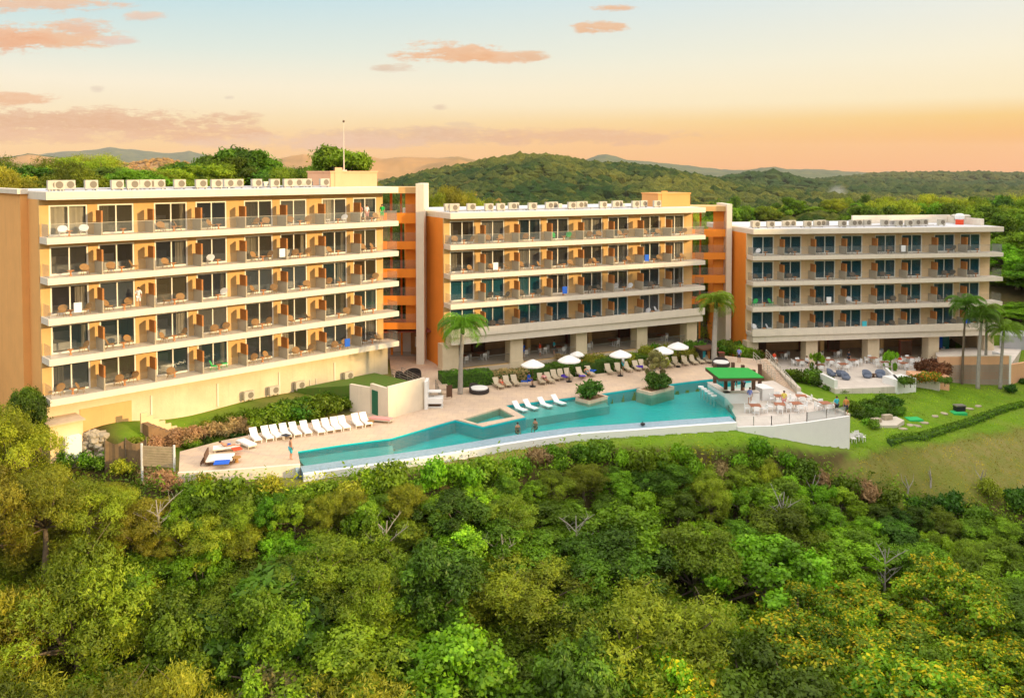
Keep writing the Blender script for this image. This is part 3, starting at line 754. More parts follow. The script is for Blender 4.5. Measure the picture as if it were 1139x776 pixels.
# indoor fittings that show as shapes in the dark openings
def fitting(k, s, t, z, kind, i):
    ords = ['first', 'second', 'third', 'fourth', 'fifth', 'sixth', 'seventh', 'eighth', 'ninth']
    nm = ['middle', 'right'][k - 1]
    if kind == 'cabinet':
        e = empty('bar_cabinet', bl(k, s, t, z), BLK[k]['ang'], f'{ords[i]} wooden cabinet from the left inside the open ground floor of the {nm} block', 'cabinet', 'cabinets in the restaurants')
        m = MB(); m.box(0, 1.6, 0, .5, 0, 2.0); m.build('body', redwood, e)
        m = MB(); m.box(.05, .78, -.03, 0, .05, 1.95); m.box(.82, 1.55, -.03, 0, .05, 1.95); m.build('door', dark_wood, e)
        m = MB(); m.box(0, 1.6, -.02, .5, 2.0, 2.06); m.build('cornice', terracotta, e)
for i, (s, t) in enumerate([(2.6, 7.6), (6.2, 8.2), (19.0, 7.8), (27.0, 8.0)]): fitting(1, s, t, 1.3, 'cabinet', i)
for i, (s, t) in enumerate([(4, 8.0), (10.6, 8.2), (14.2, 7.2), (22.3, 3.4), (29.3, 8.0)]): fitting(2, s, t, -1.45, 'cabinet', i)

# ------------------------------------------------------------------ stair towers between the blocks
def tower(name, x0, x1, y0, depth, zb, bands, roofb, pil, pil_z, label, wall_mat):
    e = empty('stair_tower', (x0, y0, 0), 0, label, 'tower', 'open stair towers between the blocks')
    w_ = x1 - x0
    for z0, z1 in bands:
        m = MB(); m.box(-2, w_, 0, .25, z0, z1); m.box(-2, w_, .25, depth, z0, z0 + .3); m.build('landing_band', wall_mat, e)
        g_ = MB(); g_.box(-2, w_, .05, .07, z1 + .01, z1 + 1.0); o = g_.build('glass_railing', rail_g2, e)
    m = MB(); m.box(-2, w_, 0, .35, roofb[0], roofb[1]); m.box(-2, w_, .35, depth, roofb[0] + .3, roofb[1]); m.build('roof_beam', cream, e)
    m = MB(); m.box(pil[0] - x0, pil[1] - x0, -.6, depth, zb, pil_z); m.build('pilaster', white, e)
    m = MB(); m.box(w_ - 1.35, w_ - .003, .9, 1.15, 5.0, roofb[0]); m.box(-2, -1.7, .3, depth, zb, roofb[0])
    m.box(w_ - .25, w_ - .003, 1.15, depth, 5.0, roofb[0]); m.build('inner_wall', orange, e)
    m = MB(); m.box(w_ - 3.6, w_ - 3.35, depth - .6, depth - .35, zb, roofb[0]); m.box(w_ - 2.4, w_ - 2.2, depth - .6, depth - .35, zb, roofb[0]); m.build('rear_post', orange, e)
    # stairs zigzag
    m = MB()
    for i in range(len(bands) - 1):
        z1 = bands[i][0] + .3; z0 = bands[i + 1][0] + .3
        for s_ in range(8):
            m.box(-1.2 + s_ * .3, -.9 + s_ * .3, depth - 2.2, depth - .9, z0 + (z1 - z0) * s_ / 8, z0 + (z1 - z0) * (s_ + 1) / 8)
    m.build('stair_flight', soffit, e)
    return e
T1 = tower('t1', -15.6, -10.75, 95.9, 5.0, .8, [(17.1, 18.3), (14.2, 15.1), (11.0, 12.0), (7.9, 8.95), (5.15, 5.9)], (20.5, 21.2), (-10.75, -9.85), 21.6,
           'open orange landings and tall pale pilaster between the left and middle blocks', orange)
T2 = tower('t2', 23.6, 28.05, 112.0, 5.0, -.5, [(14.4, 15.4), (11.4, 12.3), (8.3, 9.35), (5.5, 6.2)], (17.75, 18.4), (28.05, 28.75), 18.7,
           'open orange landings with pale pilaster between the middle and right blocks', orange)
# lobby under the first tower
lb = empty('lobby_entrance', (-15, 97.5, 1.3), 0, 'shaded poolside lobby with wood door, stone pier and dark red canopy at tower foot', 'lobby')
m = MB(); m.box(-1.5, 4.2, 4.5, 4.7, 0, 3.6); m.build('back_wall', whitec, lb)
m = MB(); m.box(3.0, 4.15, 3.2, 4.4, 0, 3.3); m.build('wood_wall', mat('honey_wood', (.42, .24, .09), .6, .3, 3), lb)
m = MB(); m.box(3.5, 3.9, 3.1, 3.2, .9, 2.1); m.build('notice_board', whitec, lb)
m = MB(); m.box(4.3, 5.5, .6, 1.6, 0, 3.5); m.build('stone_pier', stone, lb)
m = MB(); m.box(-1, 5.4, 1.6, 4.5, -.9, -.01); m.build('floor', floor_tile, lb)
cp_ = MB()
cp_.add([(-1.2, -1.4, 3.35), (6.6, -.6, 3.35), (6.2, 3.0, 3.9), (-1.2, 3.0, 3.9), (-1.2, -1.4, 3.5), (6.6, -.6, 3.5), (6.2, 3.0, 4.05), (-1.2, 3.0, 4.05)],
        [(0, 3, 2, 1), (4, 5, 6, 7), (0, 1, 5, 4), (1, 2, 6, 5), (2, 3, 7, 6), (3, 0, 4, 7)])
cp_.build('canopy', redwood, lb)

# ------------------------------------------------------------------ rooftop condensers
def make_ac():
    e = empty('condenser_unit', (0, 0, 0)); e.scale = (.88, .88, .88)
    m = MB(); m.box(0, 1.15, 0, .42, .14, .98); m.box(.08, .16, .02, .4, 0, .14); m.box(.99, 1.07, .02, .4, 0, .14); m.build('casing', metal_w, e)
    m = MB(); m.cur = 0
    vs = [(.72, -.012, .56)] + [(.72 + .33 * math.cos(a), -.012, .56 + .33 * math.sin(a)) for a in np.linspace(0, 2 * math.pi, 17)[:-1]]
    m.add(vs, [(0, i + 1, (i + 1) % 16 + 1) for i in range(16)])
    m.build('fan_grille', fan_m, e)
    m = MB(); m.box(1.15, 1.2, .1, .3, .25, .5); m.build('valve_cover', metal_m, e)
    return e
_ORD = ['first', 'second', 'third', 'fourth', 'fifth', 'sixth', 'seventh', 'eighth', 'ninth', 'tenth', 'eleventh', 'twelfth', 'thirteenth', 'fourteenth', 'fifteenth', 'sixteenth', 'seventeenth', 'eighteenth', 'nineteenth', 'twentieth',
    '21st', '22nd', '23rd', '24th', '25th', '26th', '27th', '28th', '29th', '30th', '31st', '32nd', '33rd', '34th', '35th', '36th', '37th', '38th', '39th', '40th']
def num(n): return _ORD[n] if n < 40 else f'{n + 1}{"" if False else ("st" if n % 10 == 0 else "nd" if n % 10 == 1 else "rd" if n % 10 == 2 else "th")}'
def s_of(k, px, t_, z):
    a = (px - 569.5) / F; c, sn = math.cos(PITCH), math.sin(PITCH); z1 = z - CAMZ
    B = bl(k, 0, t_); ux, uy = math.cos(BLK[k]['ang']), math.sin(BLK[k]['ang'])
    return (a * (B.y * c - z1 * sn) - B.x) / (ux - a * uy * c)
AC = [[47, 61, 73, 84, 103, 132, 149, 163, 175, 186, 201, 225, 242, 256, 263, 274, 287, 307, 322, 332, 340, 351, 362],
      [484, 491, 501, 513, 525, 545, 558, 571, 580, 593, 612, 624, 637, 646, 657, 672, 686, 697, 708, 717, 732],
      [822, 836, 846, 858, 875, 888, 899, 910, 922, 938, 950, 963, 973, 985, 1001, 1012, 1021, 1028, 1037, 1048]]
ac = None
for k, lst in enumerate(AC):
    rz = [21.36, 18.51, 15.81][k]; prev = -9
    for i, px in enumerate(lst):
        tb = 1.6 if i % 3 != 1 else 2.5
        s = s_of(k, px, tb, rz) - .55
        s = max(s, .6)
        if s < prev + 1.25: tb = 3.1 if tb < 2 else 1.6
        prev = s
        lab = f"{num(i)} white condenser from the left on the roof of the {['left', 'middle', 'right'][k]} hotel block"
        p = bl(k, s, tb, rz)
        if ac is None:
            ac = make_ac(); ac.location = p; ac.rotation_euler = (0, 0, BLK[k]['ang']); tag(ac, lab, 'air conditioner', 'rooftop condensers')
        else: copy_tree(ac, p, BLK[k]['ang'] + rnd.uniform(-.06, .06), lab)
for i, px in enumerate((277, 305, 334, 388)):
    s = s_of(0, px, .6, 1.9)
    copy_tree(ac, bl(0, s - .5, .5, 1.6), BLK[0]['ang'], f'{num(i)} condenser from the left at the foot of the left block stone wall', group='condensers along the base wall')
for k, e_ in enumerate((BL0, BL1, BL2)):
    z_ = [21.36, 18.51, 15.81][k]
    for y_ in (2.15, 3.0):
        m = MB(); m.tube([(.8, y_, z_ + .12), (26.5, y_, z_ + .12)], .05, 5)
        for q in range(9): m.box(1.5 + q * 2.9, 1.62 + q * 2.9, y_ - .15, y_ + .15, z_, z_ + .1)
        m.build('roof_pipe', metal_m, e_)
    for q in range(6):
        m = MB(); x_ = 2.0 + q * 4.6 + rnd.uniform(-1, 1); m.box(x_, x_ + .5, 3.6, 4.1, z_, z_ + rnd.uniform(.4, .8)); m.build('roof_hatch', metal_m, e_)
# tanks at the right end of the right roof
tk = empty('water_tank', bl(2, 31.4, 4.6, 15.81), 0, 'red and white round water tank near the right end of the right block roof', 'tank')
m = MB(); m.lathe([(.5, 0), (.5, .7)], 16); m.build('red_base', red_t, tk)
m = MB(); m.lathe([(.48, .7), (.6, .85), (.6, 1.2), (.45, 1.45), (.2, 1.5)], 16); m.build('white_top', whitec, tk)
tk = empty('roof_fan', bl(2, 33.0, 6.6, 16.2), 0, 'low round grey ventilator beside the tank on the right block roof', 'ventilator')
m = MB(); m.lathe([(.8, 0), (.8, .5)], 16); m.build('base', metal_w, tk)
m = MB(); m.lathe([(1.2, .5), (1.25, .7), (1.0, .85)], 16); m.build('cap', metal_w, tk)
# ================================================================== decks, pool, terraces
def poly(pxs, z): return [tuple(at(x, y, z)[:2]) for x, y in pxs]
def ccw(p):
    a = sum(p[i][0] * p[(i + 1) % len(p)][1] - p[(i + 1) % len(p)][0] * p[i][1] for i in range(len(p)))
    return p if a > 0 else p[::-1]
def spoly(name, pts, z0, z1, m, parent=None, kind='structure', sheet=False):
    """solid slab with a triangulated top so concave outlines stay clean"""
    from mathutils.geometry import tessellate_polygon
    pts = ccw(pts); n = len(pts)
    tri = tessellate_polygon([[Vector((p[0], p[1], 0)) for p in pts]])
    vs = [(p[0], p[1], z1) for p in pts] + ([] if sheet else [(p[0], p[1], z0) for p in pts]); fs = []
    for t_ in tri:
        a, b, c = t_
        if (pts[b][0] - pts[a][0]) * (pts[c][1] - pts[a][1]) - (pts[b][1] - pts[a][1]) * (pts[c][0] - pts[a][0]) < 0: b, c = c, b
        fs.append((a, b, c))
        if not sheet: fs.append((n + a, n + c, n + b))
    if not sheet: fs += [(n + i, n + (i + 1) % n, (i + 1) % n, i) for i in range(n)]
    me = bpy.data.meshes.new(name); me.from_pydata(vs, [], fs); me.update(); me.materials.append(m)
    o = bpy.data.objects.new(name, me); link(o, parent)
    if parent is None and kind: o['kind'] = kind
    return o
DZ = .9; WZ = .76
tile_wall = mat('pool_wall_tile', (.008, .52, .57), .5, .1, 1)
block_m = mat('plastered_block', (.80, .69, .54), .85, .15, .5, stain=.4)
# pool outline on the water plane
near = [(337, 524), (380, 518), (420, 513), (490, 503), (560, 491), (600, 485), (638, 480), (670, 477.5), (700, 475.5), (760, 471), (818, 467)]
near = [tuple(at(x, y, WZ)[:2]) for x, y in near]
far_px = [(331, 501), (380, 493.5), (435, 486.5), (470, 476.5), (506, 466.5), (514, 463.5)]
far1 = [tuple(at(x, y, DZ)[:2]) for x, y in far_px]
kid_out = [tuple(at(x, y, DZ)[:2]) for x, y in ((508, 466.5), (537, 474), (584, 463.5), (562, 450.5))]
far2_px = [(562, 450.5), (640, 441), (654, 446), (677, 440.5), (668, 437.5), (711, 431), (724, 435.5), (748, 429.5), (738, 427.5), (782, 422), (835, 417)]
far2 = [tuple(at(x, y, DZ)[:2]) for x, y in far2_px]
bar_px = [(835, 424), (786, 428), (806, 441), (816, 452), (821, 462)]
barp = [tuple(at(x, y, WZ)[:2]) for x, y in bar_px]
def shift(p, q, d):  # move polyline p outward (left normal) by d
    out = []
    for i in range(len(p)):
        a = Vector(p[max(i - 1, 0)]); b_ = Vector(p[min(i + 1, len(p) - 1)]); t_ = (b_ - a).normalized()
        out.append((p[i][0] + t_.y * d, p[i][1] - t_.x * d))
    return out
near_in = shift(near, None, -1.15)     # inner edge of the tiled band
near_rim = shift(near, None, .28)
pool = empty('swimming_pool', (0, 0, 0), 0, 'long turquoise infinity pool curving along the terrace with white outer rim', 'pool')
water_out = near_in[:] + barp[::-1] + far2[::-1] + [kid_out[2], kid_out[1]] + [far1[4]] + far1[::-1][1:]
def cleaned(p):
    o = []
    for q in p:
        if not o or (Vector(q) - Vector(o[-1])).length > .05: o.append(q)
    return o
far_line = far1[:5] + [kid_out[1], kid_out[2]] + far2
pool_poly = cleaned(near_in + barp[::-1][1:] + far_line[::-1])
spoly('pool_floor', pool_poly, -1.2, -.25, tile_teal, pool)
# pale shallow ledges: along the far side and at the left end
sh = [tuple(at(x, y, WZ)[:2]) for x, y in ((332, 503), (436, 487), (440, 507), (345, 520))]
spoly('shallow_end', sh, -1.2, .28, tile_pale, pool)
sh = [tuple(at(x, y, WZ)[:2]) for x, y in ((561, 450), (585, 463.5), (678, 448.5), (664, 437.5))]
spoly('sun_shelf', sh, -1.2, .50, tile_pale, pool)
for cx0, cy0, cx1, cy1 in ():
    pass
spoly('water', pool_poly, WZ - .02, WZ, water_m, pool, sheet=True)
# tiled overflow band and the white rim outside it
def strip(name, A, B, z0, za, zb, m, parent):
    mb = MB(); n = len(A)
    vs = [(p[0], p[1], za) for p in A] + [(p[0], p[1], zb) for p in B] + [(p[0], p[1], z0) for p in A] + [(p[0], p[1], z0) for p in B]
    fs = []
    for i in range(n - 1):
        fs += [(i, n + i, n + i + 1, i + 1), (2 * n + i, 2 * n + i + 1, 3 * n + i + 1, 3 * n + i), (i, i + 1, 2 * n + i + 1, 2 * n + i), (n + i, 3 * n + i, 3 * n + i + 1, n + i + 1)]
    fs += [(0, 2 * n, 3 * n, n), (n - 1, 2 * n - 1, 4 * n - 1, 3 * n - 1)]
    mb.add(vs, fs); return mb.build(name, m, parent)
strip('tiled_edge', near_in, near, -1.0, WZ + .015, WZ - .10, tile_band, pool)
strip('outer_rim', near, near_rim, -1.6, WZ - .12, WZ - .16, whitec, pool)
strip('left_rim', [far1[0], near_in[0]], [(far1[0][0] - .45, far1[0][1] + .1), (near[0][0] - .5, near[0][1])], -1.6, WZ + .03, WZ + .02, tile_band, pool)
# pool side walls on the deck side (tile)
wall_pts = cleaned(far_line)
strip('inner_wall', shift(wall_pts, None, .03), shift(wall_pts, None, .09), -1.2, DZ - .05, DZ - .05, tile_wall, pool)

# main deck
stair_top = [(497, 452)]
deck_back_px = [(840, 399), (800, 395), (760, 404), (700, 411), (640, 419), (560, 427), (505, 432), (497, 433), (470, 425), (470, 440), (433, 450), (400, 455), (390, 461), (330, 473), (290, 481), (246, 490), (200, 502)]
deck_back = [tuple(at(x, y, DZ)[:2]) for x, y in deck_back_px]
deck_front = [tuple(at(x, y, DZ)[:2]) for x, y in ((199, 525), (220, 524.5), (270, 521), (334, 516))]
deck = cleaned(deck_front + [tuple(far1[0])] + far1[1:5] + [kid_out[0], kid_out[3]] + far2[1:] + [tuple(at(846, 416, DZ)[:2])] + deck_back)
spoly('pool_deck', deck, -1.5, DZ, deck_m)
kerb = MB()
for i in range(3):
    a_, b_ = Vector(deck_front[i]), Vector(deck_front[i + 1]); d_ = (b_ - a_).normalized(); n_ = Vector((d_.y, -d_.x))
    q = [a_ + n_ * .02, b_ + n_ * .02, b_ + n_ * .3, a_ + n_ * .3]
    kerb.prism(ccw([tuple(v) for v in q]), -.6, DZ + .06)
tag(kerb.build('deck_kerb', white), kind='structure')
# plaza and stair from the lobby down to the deck
plz = [tuple(at(x, y, 1.3)[:2]) for x, y in ((436, 421), (472, 433), (500, 432), (487, 408), (480, 396), (433, 396))]
spoly('lobby_plaza', plz, -.5, 1.3, deck_m)

# kid's pool
kid = empty('paddling_pool', (0, 0, 0), 0, 'small square pool with stone border jutting into the big pool', 'pool')
kin = [tuple(at(x, y, DZ)[:2]) for x, y in ((515, 466), (531, 471), (573, 463), (556, 453.5))]
ko = ccw(kid_out); ki = ccw(kin)
def ring(A, B, z0, z1, m, name, parent):
    import bmesh
    n = len(A); mb = MB()
    vs = [(p[0], p[1], z1) for p in A] + [(p[0], p[1], z1) for p in B] + [(p[0], p[1], z0) for p in A] + [(p[0], p[1], z0) for p in B]
    fs = []
    for i in range(n):
        j = (i + 1) % n
        fs += [(i, j, n + j, n + i), (i, 2 * n + i, 2 * n + j, j), (n + i, n + j, 3 * n + j, 3 * n + i)]
    mb.add(vs, fs); return mb.build(name, m, parent)
def align(A, B):
    r = min(range(4), key=lambda r: sum((Vector(A[i]) - Vector(B[(i + r) % 4])).length for i in range(4)))
    return B[r:] + B[:r]
ki = align(ko, ki)
ring(ko, ki, -.9, DZ + .012, deck_m, 'stone_border', kid)
spoly('basin_floor', ki, -.9, .2, tile_teal, kid)
mb = MB(); mb.add([(p[0], p[1], WZ + .004) for p in ki], [(0, 1, 2, 3)]); mb.build('water', water_m, kid)

# planters standing in the pool
PL = []
for i, pts in enumerate([((640, 442.5), (655, 446.5), (676, 441), (663, 437)), ((708, 433), (724, 437), (750, 430), (735, 426))]):
    q = ccw([tuple(at(x, y, DZ + .12)[:2]) for x, y in pts])
    e = empty('planter_box', (0, 0, 0), 0, ['low stone planter at the pool edge behind the sun shelf', 'low stone planter at the pool edge nearer the green bar roof'][i], 'planter', 'planters at the pool edge')
    c_ = sum((Vector(p) for p in q), Vector((0, 0))) / 4
    qi = [tuple(c_ + (Vector(p) - c_) * .82) for p in q]
    ring(q, qi, -1.0, DZ + .16, deck_m, 'stone_edge', e); spoly('soil', qi, -.5, DZ + .08, dirt_m, e)
    PL.append(c_)

# bar terrace at the right end, lower than the deck
TZ = 0.12
terr = [tuple(at(x, y, TZ)[:2]) for x, y in ((821, 476), (818, 463), (808, 446), (792, 434), (838, 424), (851, 424), (866, 422), (886, 437), (916, 453), (943, 463), (930, 466.5), (900, 470), (860, 475))]
edge_pt = near_rim[-1]
terr[0] = (edge_pt[0] + .05, edge_pt[1])
spoly('bar_terrace', terr, -4.2, TZ, deck_w)
wl = empty('terrace_wall', (0, 0, 0), 0, 'tall white retaining wall wedge under the tip of the bar terrace', 'wall')
fpts = [Vector(near_rim[-1])] + [Vector(at(x, y, TZ + .1)[:2]) for x, y in ((860, 473.5), (900, 469), (943, 462.5))]
A = [tuple(p) for p in fpts]; Bq = shift(A, None, .25)
strip('wall_face', A, Bq, -5, TZ + .16, TZ + .16, whitec, wl)
e1 = Vector(at(943, 462.5, TZ)[:2]); e2 = Vector(at(886, 437, TZ)[:2])
d_ = (e2 - e1).normalized(); n_ = Vector((d_.y, -d_.x))
strip('wall_side', [tuple(e1), tuple(e2)], [tuple(e1 + n_ * .25), tuple(e2 + n_ * .25)], -5, TZ + .2, TZ + .2, white, wl)
# glass railing along the terrace edge
gr_ = empty('glass_balustrade', (0, 0, TZ), 0, 'clear glass balustrade along the front edge of the bar terrace', 'railing')
Ai = shift(A, None, -.3)
strip('glass_panels', [(p[0], p[1]) for p in Ai], [(p[0], p[1] + .03) for p in Ai], .05, .9, .9, rail_g2, gr_)
mb = MB()
for i in range(len(Ai) - 1):
    a_, b_ = Vector(Ai[i]), Vector(Ai[i + 1]); nseg = max(1, int((b_ - a_).length / 1.6))
    for j in range(nseg + 1):
        q = a_ + (b_ - a_) * j / nseg; mb.box(q.x - .03, q.x + .03, q.y - .03, q.y + .03, 0, .92)
mb.build('posts', metal_m, gr_)
# ramp / stair with rails from the deck down to the terrace
st = empty('terrace_stair', (0, 0, 0), 0, 'pale stone stair with steel rails running down from deck to bar terrace', 'stairs')
a0 = Vector(at(838, 400, DZ)[:2]); a1 = Vector(at(866, 422, DZ)[:2])
b0 = Vector(at(852, 398, DZ)[:2]); b1 = Vector(at(886, 438, TZ)[:2])
q0 = Vector(at(838, 401, DZ)[:2]); q1 = Vector(at(862, 424, TZ)[:2])
mb = MB(); N = 12
for i in range(N):
    u0, u1 = i / N, (i + 1) / N
    l0, l1 = q0.lerp(q1, u0), q0.lerp(q1, u1); r0, r1 = b0.lerp(b1, u0), b0.lerp(b1, u1)
    z = DZ + (TZ - DZ) * (i + 1) / N + .05
    mb.prism(ccw([tuple(l0), tuple(l1), tuple(r1), tuple(r0)]), -2.5, z)
mb.build('steps', deck_m, st)
def rail(mb, a, za, b, zb, h=1.0, n=6, bars=3):
    for j in range(n + 1):
        q = a.lerp(b, j / n); z = za + (zb - za) * j / n
        mb.box(q.x - .03, q.x + .03, q.y - .03, q.y + .03, z, z + h)
    for k in range(bars):
        hh = h * (k + 1) / bars
        mb.tube([(a.x, a.y, za + hh), (b.x, b.y, zb + hh)], .03, 5)
mb = MB(); rail(mb, b0, DZ, b1, TZ); mb.build('rail', metal_w, st)
mb = MB(); rail(mb, q0, DZ, q1, TZ); mb.build('rail', metal_w, st)
mb = MB()
d_ = (b1 - b0).normalized(); n_ = Vector((d_.y, -d_.x)) * -1
for u0, u1 in ((0, 1),):
    pts = [b0 + n_ * .05, b1 + n_ * .05, b1 + n_ * .45, b0 + n_ * .45]
    mb.prism(ccw([tuple(p) for p in pts]), -3.0, .75)
mb.build('side_wall', soffit, st)

# swim-up bar
bar = empty('pool_bar', (0, 0, 0), 0, 'swim-up bar with flat bright green canvas roof on dark posts', 'bar')
RZ = 3.25
rp = [at(784.5, 408.4, RZ), at(832.3, 408.9, RZ), at(850.0, 419.6, RZ), at(799.6, 420.2, RZ)]
rpl = ccw([tuple(p[:2]) for p in rp])
mb = MB(); mb.prism(rpl, RZ - .06, RZ); mb.build('roof_canvas', green_roof, bar)
cen = sum((Vector(p) for p in rpl), Vector((0, 0))) / 4
ring(rpl, [tuple(cen + (Vector(p) - cen) * .93) for p in rpl], RZ - .32, RZ - .065, dark_wood, 'roof_frame', bar)
for px, py in ((795, 429), (807, 436), (838, 436), (826, 430), (815, 427), (845, 429)):
    p = at(px, py, DZ); mb = MB(); mb.box(p.x - .16, p.x + .16, p.y - .16, p.y + .16, -.2, RZ - .1); mb.build('post', dark_wood, bar)
def wallseg(mb, a, b, th, z0, z1):
    d_ = (b - a).normalized(); n_ = Vector((d_.y, -d_.x)) * th
    mb.prism(ccw([tuple(a), tuple(b), tuple(b + n_), tuple(a + n_)]), z0, z1)
c1, c2, c3, c4 = Vector(at(787, 428, DZ)[:2]), Vector(at(806, 440.5, DZ)[:2]), Vector(at(845, 439, DZ)[:2]), Vector(at(848, 430, DZ)[:2])
mb = MB(); wallseg(mb, c1, c2, -.6, -1, 1.15); wallseg(mb, c2, c3, -.55, -.2, 1.1); mb.build('counter', whitec, bar)
mb = MB(); wallseg(mb, Vector(at(848, 437, DZ)[:2]), Vector(at(861, 436, DZ)[:2]), -2.0, 0, 1.3); mb.build('service_block', whitec, bar)
mb = MB()
for (a_, b_) in ((c1, c2), (c2, c3)):
    d_ = (b_ - a_).normalized(); n_ = Vector((-d_.y, d_.x))
    aa, bb = a_ - n_ * .08, b_ - n_ * .08
    mb.prism(ccw([tuple(aa), tuple(bb), tuple(bb + n_ * .8), tuple(aa + n_ * .8)]), 1.15 + (.004 if a_ is c1 else 0), 1.21)
mb.build('counter_top', deck_w, bar)
# stools in the water
for i in range(5):
    q = c1.lerp(c2, (i + .6) / 5.2); d_ = (c2 - c1).normalized(); n_ = Vector((d_.y, -d_.x)); q = q + n_ * .9
    if i == 0:
        stl = empty('pool_stool', (q.x, q.y, 0), 0, 'first submerged bar stool from the far end of the swim-up counter', 'stool', 'stools in the water at the bar')
        mb = MB(); mb.lathe([(.3, .80), (.3, .92)], 12); mb.build('seat', whitec, stl)
        mb = MB(); mb.tube([(0, 0, -.55), (0, 0, .8)], .08, 6); mb.build('post', whitec, stl)
    else: copy_tree(stl, Vector((q.x, q.y, 0)), label=f'{num(i)} submerged bar stool from the far end of the swim-up counter')

# storage block with grass roof and stair beside it
sb = empty('storage_block', (0, 0, 0), 0, 'cream box building with grass roof and green door beside the stairs', 'outbuilding')
bA = Vector(at(432, 466, DZ)[:2]); bB = Vector(at(473, 454, DZ)[:2]); bC = Vector(at(389, 460, DZ)[:2]) ; b0c = Vector(at(410, 463, DZ)[:2]); bR = Vector(at(411, 459, DZ)[:2])
ZT = 3.75
tA = Vector(at(432, 436, ZT)[:2]); 
back1 = Vector(bl(0, 31.5, 1.0)[:2]); back0 = Vector(bl(0, 22, .9)[:2])
mb = MB(); wallseg(mb, bA, bB, -.3, -1, ZT - .1); mb.build('front_wall', block_m, sb)
mb = MB(); wallseg(mb, Vector(at(412, 459, DZ)[:2]), bA, -.3, -1, ZT - .15); wallseg(mb, Vector(at(389, 455, DZ)[:2]), Vector(at(412, 459.5, DZ)[:2]), -.3, -1, ZT - .5); mb.build('side_wall', block_m, sb)
d0 = Vector(at(411, 461, DZ)[:2]); d1 = Vector(at(415.5, 462, DZ)[:2])
mb = MB(); dd = (bA - Vector(at(412, 459, DZ)[:2])).normalized(); nn = Vector((dd.y, -dd.x)) * .05; s0 = Vector(at(412, 459, DZ)[:2]) + dd * .3
mb.prism(ccw([tuple(s0), tuple(s0 + dd * .9), tuple(s0 + dd * .9 + nn), tuple(s0 + nn)]), DZ, DZ + 2.2); mb.build('door', mat('dark_green_door', (.02, .13, .07), .6), sb)
roofp = ccw([tuple(p) for p in (Vector(at(389.5, 453.5, DZ)[:2]), Vector(at(412.5, 457.5, DZ)[:2]), bA + Vector((.1, .6)), bB + Vector((-.1, .5)), back1, back0)])
lawn_roof = mat('roof_grass', (.08, .20, .015), .95, .5, 2.5, c2=(.14, .17, .03), bump=.6)
mb = MB(); mb.prism([(p[0], p[1], ZT - .12 if Vector(p[:2]).y < 77.5 else (ZT - .75 if Vector(p[:2]).y < 80.5 else 1.75)) for p in roofp], -1, ZT - .12); mb.build('grass_roof', lawn_roof, sb)
mb = MB(); wallseg(mb, bA, bB, -.18, ZT - .1, ZT + .06); mb.build('parapet', white, sb)
sp2 = Vector(at(474, 455, DZ)[:2])
pil = empty('drinks_stand', (sp2.x, sp2.y, DZ), 0, 'white shelved stand with open niches at the foot of the plaza stair', 'stand')
mb = MB(); mb.box(-.15, .15, -.1, 1.4, 0, 2.6); mb.build('side_panel', whitec, pil)
mb = MB(); mb.box(.15, 1.5, .4, 1.4, 0, .12); mb.box(.15, 1.5, .2, 1.4, .45, .95); mb.box(.15, 1.3, .6, 1.4, 1.4, 1.5); mb.build('shelf', whitec, pil)
mb = MB(); mb.box(.2, 1.3, .6, 1.3, .12, .45); mb.build('niche', dark_wood, pil)
ps = empty('plaza_stair', (0, 0, 0), 0, 'short stair with several steel rails between the lobby plaza and the pool deck', 'stairs')
e0, e1 = Vector(at(472, 433, 1.3)[:2]), Vector(at(500, 432.5, 1.3)[:2]); f0, f1 = Vector(at(482, 452, DZ)[:2]), Vector(at(503, 447, DZ)[:2])
mb = MB()
for i in range(3):
    u0, u1 = i / 3, (i + 1) / 3
    mb.prism(ccw([tuple(e0.lerp(f0, u0)), tuple(e1.lerp(f1, u0)), tuple(e1.lerp(f1, u1)), tuple(e0.lerp(f0, u1))]), 0, 1.3 - .13 * (i + 1) + .012)
mb.build('steps', deck_m, ps)
for (a_, b_, z0_) in ((Vector(at(447, 419, 1.3)[:2]), e0, 1.3), (e0, f0, 1.3), (e0.lerp(e1, .45), f0.lerp(f1, .45), 1.3), (Vector(at(436, 421, 1.3)[:2]), Vector(at(472, 433, 1.3)[:2]), 1.3)):
    mb = MB(); rail(mb, a_, z0_, b_, z0_ if b_ is e0 or a_.y > 90 else DZ, 1.0, 4, 4); mb.build('rail', metal_m, ps)

# slope dressing rocks along the embankment behind the left loungers come with the plants

# ------------------------------------------------------------------ restaurant terrace of the right block
RZ2 = -1.45
rt = [tuple(at(x, y, RZ2)[:2]) for x, y in ((868, 412), (905, 421), (929, 432.5), (1003, 429.5), (1018, 424), (1045, 424), (1060, 398), (862, 398))]
spoly('dining_terrace', rt, -3.6, RZ2, deck_w)
pw = empty('planter_wall', (0, 0, 0), 0, 'short pale wall at the left front corner of the dining terrace', 'wall')
mb = MB(); wallseg(mb, Vector(at(912, 424, RZ2)[:2]), Vector(at(928, 432, RZ2)[:2]), -.4, -3.4, RZ2 + .95); mb.build('wall_face', whitec, pw)
pw = empty('planter_wall', (0, 0, 0), 0, 'pale planter wall at the right front corner of the dining terrace', 'wall')
mb = MB(); wallseg(mb, Vector(at(984, 416, RZ2)[:2]), Vector(at(998, 430, RZ2)[:2]), -.3, -3.4, RZ2 + .8); wallseg(mb, Vector(at(998, 430.5, RZ2)[:2]), Vector(at(1019, 428, RZ2)[:2]), -2.2, -3.6, RZ2 + .8); mb.build('wall_face', whitec, pw)
